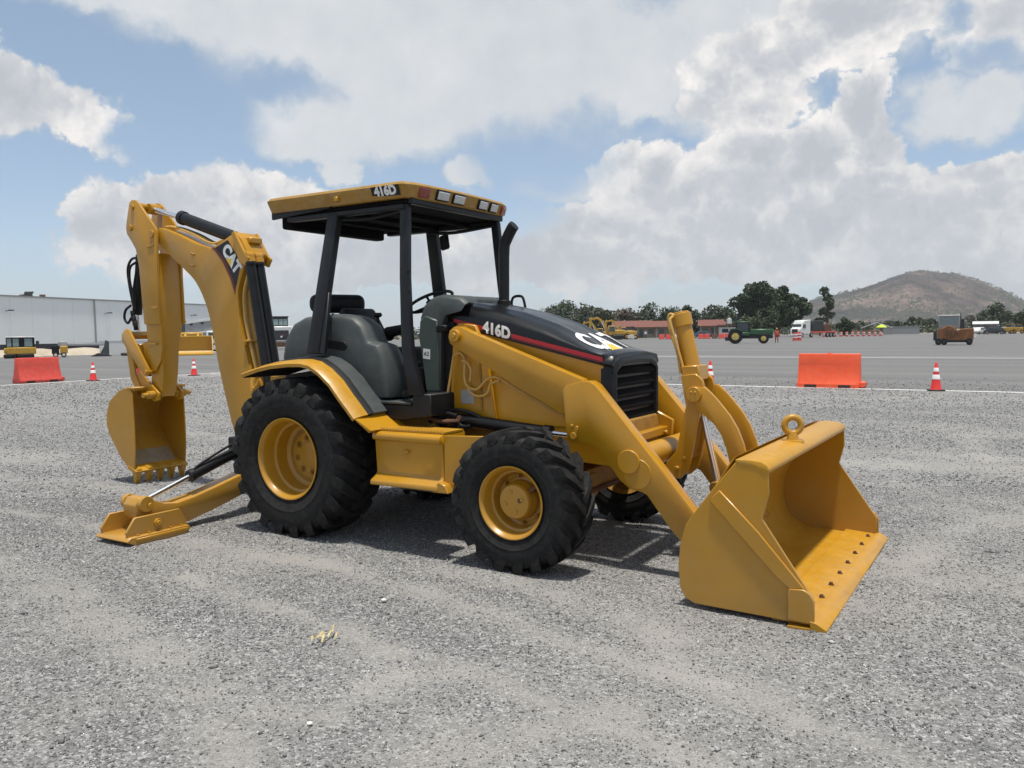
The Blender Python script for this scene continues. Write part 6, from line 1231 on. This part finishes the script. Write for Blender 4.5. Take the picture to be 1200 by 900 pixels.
def tree(u, Zd, h, wd, lf, label, seed, kind='round', n=2600, trunk=.25, name='tree', leaf=.26, group=None):
    t = thing(name, label, 'tree' if name != 'shrub' else 'shrub', tuple(far(u, Zd)), seed * .7, group); r = random.Random(seed); cl = []
    b0 = h * trunk
    if kind == 'round':
        for i in range(9 + int(wd)): 
            a = r.uniform(0, 2 * PI); q = r.uniform(0, .36) * wd; z = r.uniform(b0 + .1 * h, h * .86); k = 1 - .5 * abs((z - h * .6) / (h * .5)); cl.append((math.cos(a) * q * k, math.sin(a) * q * k, z, r.uniform(.13, .24) * min(wd, h * 1.3)))
    elif kind == 'open':
        for i in range(30):
            a = r.uniform(0, 2 * PI); q = r.uniform(.0, .42) * wd; z = r.uniform(h * .22, h * .92); k = 1 - .40 * abs((z - h * .58) / (h * .5)) ; cl.append((math.cos(a) * q * k, math.sin(a) * q * k, z, r.uniform(.10, .17) * wd))
    elif kind == 'tall':
        for i in range(12): z = h * (.42 + .50 * i / 11); a = r.uniform(0, 2 * PI); q = r.uniform(.05, .30) * wd; cl.append((math.cos(a) * q, math.sin(a) * q, z, r.uniform(.17, .26) * wd))
    crown(cl, n, leaf, lf, seed, t)
    g = G(); g.tube([(0, 0, 0), (.1 * wd * .2, 0, h * .25), (-.02 * wd, .02 * wd, h * .5), (0, 0, h * .8)], [h * .035, h * .033, h * .03, h * .028, h * .022, h * .018, h * .012, h * .01, h * .006, .02], 8, 3)
    for c_ in cl[:9]:
        z0 = min(c_[2] * .7, h * .55); g.tube([(0, 0, z0), (c_[0] * .5, c_[1] * .5, (z0 + c_[2]) / 2 + .1 * h * .2), (c_[0], c_[1], c_[2])], [h * .016, h * .014, h * .012, h * .010, h * .008, h * .006, .02], 6, 2)
    g.done('trunk', BRK, t); return t
TB = 'trees behind the parked excavators and buildings'
tree(883, 185, 12.4, 11.6, LF[0], 'tall dark tree with gaps in its crown behind the green tractor', 1, 'open', 11000, leaf=.30)
tree(912, 187, 11.5, 9.8, LF[0], 'tall dark tree right of the one behind the tractor', 2, 'open', 9500, leaf=.30)
tree(934, 190, 9.6, 7.0, LF[0], 'dark tree leaning over the white lorry', 3, 'open', 6000, leaf=.30)
tree(900, 182, 6.8, 10.0, LF[0], 'dark lower tree standing between the tall trees and the tractor', 4, 'round', 3000)
tree(970, 186, 11.2, 4.2, LF[0], 'slender tall tree alone in front of the hill', 5, 'tall', 1500)
tree(961, 190, 4.8, 3.6, LF[0], 'dark bush under the slender tall tree', 6, 'round', 1500, .05)
tree(991, 188, 4.2, 5.2, LF[0], 'round dark bush right of the slender tall tree', 7, 'round', 2200, .02)
tree(862, 186, 5.2, 7.0, LF[1], 'olive green tree behind the kiosk and the tractor', 8, 'round', 2400, .1); tree(880, 176, 4.6, 6.0, LF[1], 'lighter green bush behind the tractor canopy', 18, 'round', 2000, .05)
spots = [(640, 6.4, 8, 2, 'round'), (655, 7.6, 9, 0, 'round'), (668, 8.6, 9, 0, 'round'), (684, 7.4, 9, 2, 'round'), (700, 7.0, 8, 1, 'round'), (718, 6.4, 8, 2, 'round'), (733, 6.2, 8, 3, 'round'), (748, 6.6, 8, 2, 'round'), (760, 8.0, 8, 0, 'round'), (775, 7.0, 8, 0, 'round'), (790, 6.2, 8, 2, 'round'), (806, 8.6, 5, 0, 'round'), (820, 6.4, 8, 0, 'round'), (836, 7.0, 8, 2, 'round'), (850, 6.6, 7, 0, 'round')]
nm = ['at the left end of the tree line, just above the engine hood', 'in the tree line above the middle of the engine hood', 'tallest of the left part of the tree line above the hood', 'in the tree line left of the excavators', 'in the tree line right above the leftmost excavator', 'behind the tallest excavator boom', 'behind the rightmost excavator', 'above the left end of the red roof', 'with a raised top above the red roof', 'above the right end of the red roof', 'just left of the tilt cylinder', 'tall and narrow behind the tilt cylinder', 'just right of the tilt cylinder', 'above the second red roofed building', 'next to the tall dark trees on their left']
kindn = ['dark green', 'olive green', 'greyish green', 'dry brownish']
for i, (u, h, wd, lf, kd) in enumerate(spots):
    tree(u, 214 + (i * 37 % 11), h * 1.2, wd * 1.15, LF[lf], f'{kindn[lf]} tree {nm[i]}', 30 + i, kd, 2300, .08, leaf=.33, group=TB)
for i, (u, Zd, h, wd, lf, lb) in enumerate([(1066, 260, 4.6, 7, 0, 'dark shrub rising behind the grey block wall'), (1078, 262, 5.4, 6, 0, 'dark shrub behind the right end of the grey block wall'), (1152, 262, 6.8, 8, 2, 'greyish tree behind the left end of the open shed'), (1168, 258, 8.8, 9, 0, 'dark tree in front of the hill behind the open shed'), (1176, 270, 6.6, 8, 2, 'greyish tree right of the dark tree behind the shed'), (1198, 255, 6.6, 8, 0, 'dark tree at the right edge of the view below the hill'), (1143, 275, 5.2, 7, 3, 'dry brown tree right of the orange road machine'), (1090, 275, 4.4, 8, 2, 'grey green shrub left of the orange road machine'), (1012, 270, 4.0, 9, 2, 'grey green shrub behind the left end of the tent'), (1040, 280, 4.2, 9, 2, 'grey green shrub behind the right end of the tent'), (1215, 262, 7.0, 9, 1, 'olive tree just past the right edge of the view')]):
    tree(u, Zd, h, wd, LF[lf], lb, 60 + i, 'round', 1900, .05, name='shrub' if h < 6 else 'tree', leaf=.36)
# low scrub along the far edge: one mass
r_ = np.random.RandomState(5); cl = []
for i in range(260): u = r_.uniform(560, 1330); Zd = r_.uniform(230, 330); p = far(u, Zd); cl.append((p.x, p.y, r_.uniform(.3, 1.6), r_.uniform(1.4, 3.2)))
for i in range(150): u = r_.uniform(-200, 560); Zd = r_.uniform(240, 330); p = far(u, Zd); cl.append((p.x, p.y, r_.uniform(.3, 1.8), r_.uniform(1.6, 3.4)))
o = crown(cl, 26000, .45, LF[2], 77, None, 'scrub'); o['kind'] = 'stuff'; o['label'] = 'low scrub and bushes along the far edge of the ground'

# ---- hill
prof_u = [820, 860, 900, 930, 960, 985, 1000, 1018, 1035, 1050, 1062, 1075, 1090, 1110, 1128, 1145, 1165, 1185, 1200, 1225, 1255, 1290, 1340]
prof_v = [389, 383, 370, 358, 348, 343, 339, 334, 327, 322, 318, 317, 317.5, 319.5, 323, 328, 336, 345, 352, 362, 373, 382, 389]
Zh = 1750; nu, nv = 300, 110; us = np.linspace(800, 1360, nu); ys_ = np.linspace(-620, 620, nv); HH = np.interp(us, prof_u, np.array([max(0, 389 - v_ - .0133 * (u_ - 600)) * Zh / 965 for u_, v_ in zip(prof_u, prof_v)]))
k_ = np.ones(9) / 9; HH = np.convolve(np.pad(HH, 4, mode='edge'), k_, 'valid')
Xl = (us - 600) / 965 * Zh; XX, YY = np.meshgrid(Xl, ys_, indexing='ij'); ridge = np.exp(-(np.abs(YY) / 330) ** 2.0)
nz_ = fbm(XX, YY, 1 / 130, 90, 6) - .5; gul = np.abs(fbm(XX * 1.0, YY * .35, 1 / 60, 99, 4) - .5)
ZZ = HH[:, None] * ridge * (1 + .22 * nz_ * (1 - ridge * .75)) - gul * 26 * ridge * (1 - ridge) * 3 + (fbm(XX, YY, 1 / 14, 120, 3) - .5) * 3.2 * np.clip(HH[:, None] / 40, 0, 1) - .4
f2 = np.array([fwd.x, fwd.y]); r2 = np.array([rgt.x, rgt.y]); W = np.array([CAM.x, CAM.y]) + (Zh + YY)[..., None] * f2 + (XX * (1 + YY / Zh))[..., None] * r2
struct(numpy_mesh('hill', np.concatenate([W, ZZ[..., None]], -1).reshape(-1, 3), grid_faces(nu, nv), ground_mat('dry_scrub_hillside', 'hill'), smooth=True))
# shrubs dotted over the hillside
r_ = np.random.RandomState(9); cl = []
from_i = r_.randint(5, nu - 5, 5200); from_j = r_.randint(4, int(nv * .62), 5200)
cpos = np.stack([W[from_i, from_j, 0] + r_.uniform(-4, 4, 5200), W[from_i, from_j, 1] + r_.uniform(-4, 4, 5200), ZZ[from_i, from_j] + 1.0], -1)
cpos = cpos[ZZ[from_i, from_j] > 3]; dn = fbm(cpos[:, 0], cpos[:, 1], 1 / 90, 31, 4); cpos = cpos[r_.rand(len(cpos)) < np.clip((dn - .40) * 6, .1, 1)]
k = len(cpos); u_ = r_.normal(size=(k, 6, 3)) * np.array([1.6, 1.6, 1.2]); P4 = cpos[:, None] + u_; V = np.stack([P4, P4 + [1.8, .8, .2], P4 + [.3, 1.0, 2.4]], 2).reshape(-1, 3)
o = numpy_mesh('hillside_shrubs', V, np.arange(len(V)).reshape(-1, 3), LF[2], {'tone': np.repeat(r_.rand(k * 6), 3)}); o['kind'] = 'stuff'; o['label'] = 'dark shrubs dotted over the dry hillside'

# ---- air
g = G(); g.box(-3100, 3100, -3100, 3100, -1.5, 175); hm_ = bpy.data.materials.new('haze_air'); hm_.use_nodes = True; tt = hm_.node_tree; tt.nodes.remove(tt.nodes['Principled BSDF'])
pv = tt.nodes.new('ShaderNodeVolumePrincipled'); pv.inputs['Density'].default_value = .00015; pv.inputs['Color'].default_value = (.86, .90, .95, 1); tt.links.new(pv.outputs[0], tt.nodes['Material Output'].inputs['Volume'])
hz_ = g.done('haze', hm_); hz_['kind'] = 'stuff'; hz_['label'] = 'thin pale haze in the air over the yard'
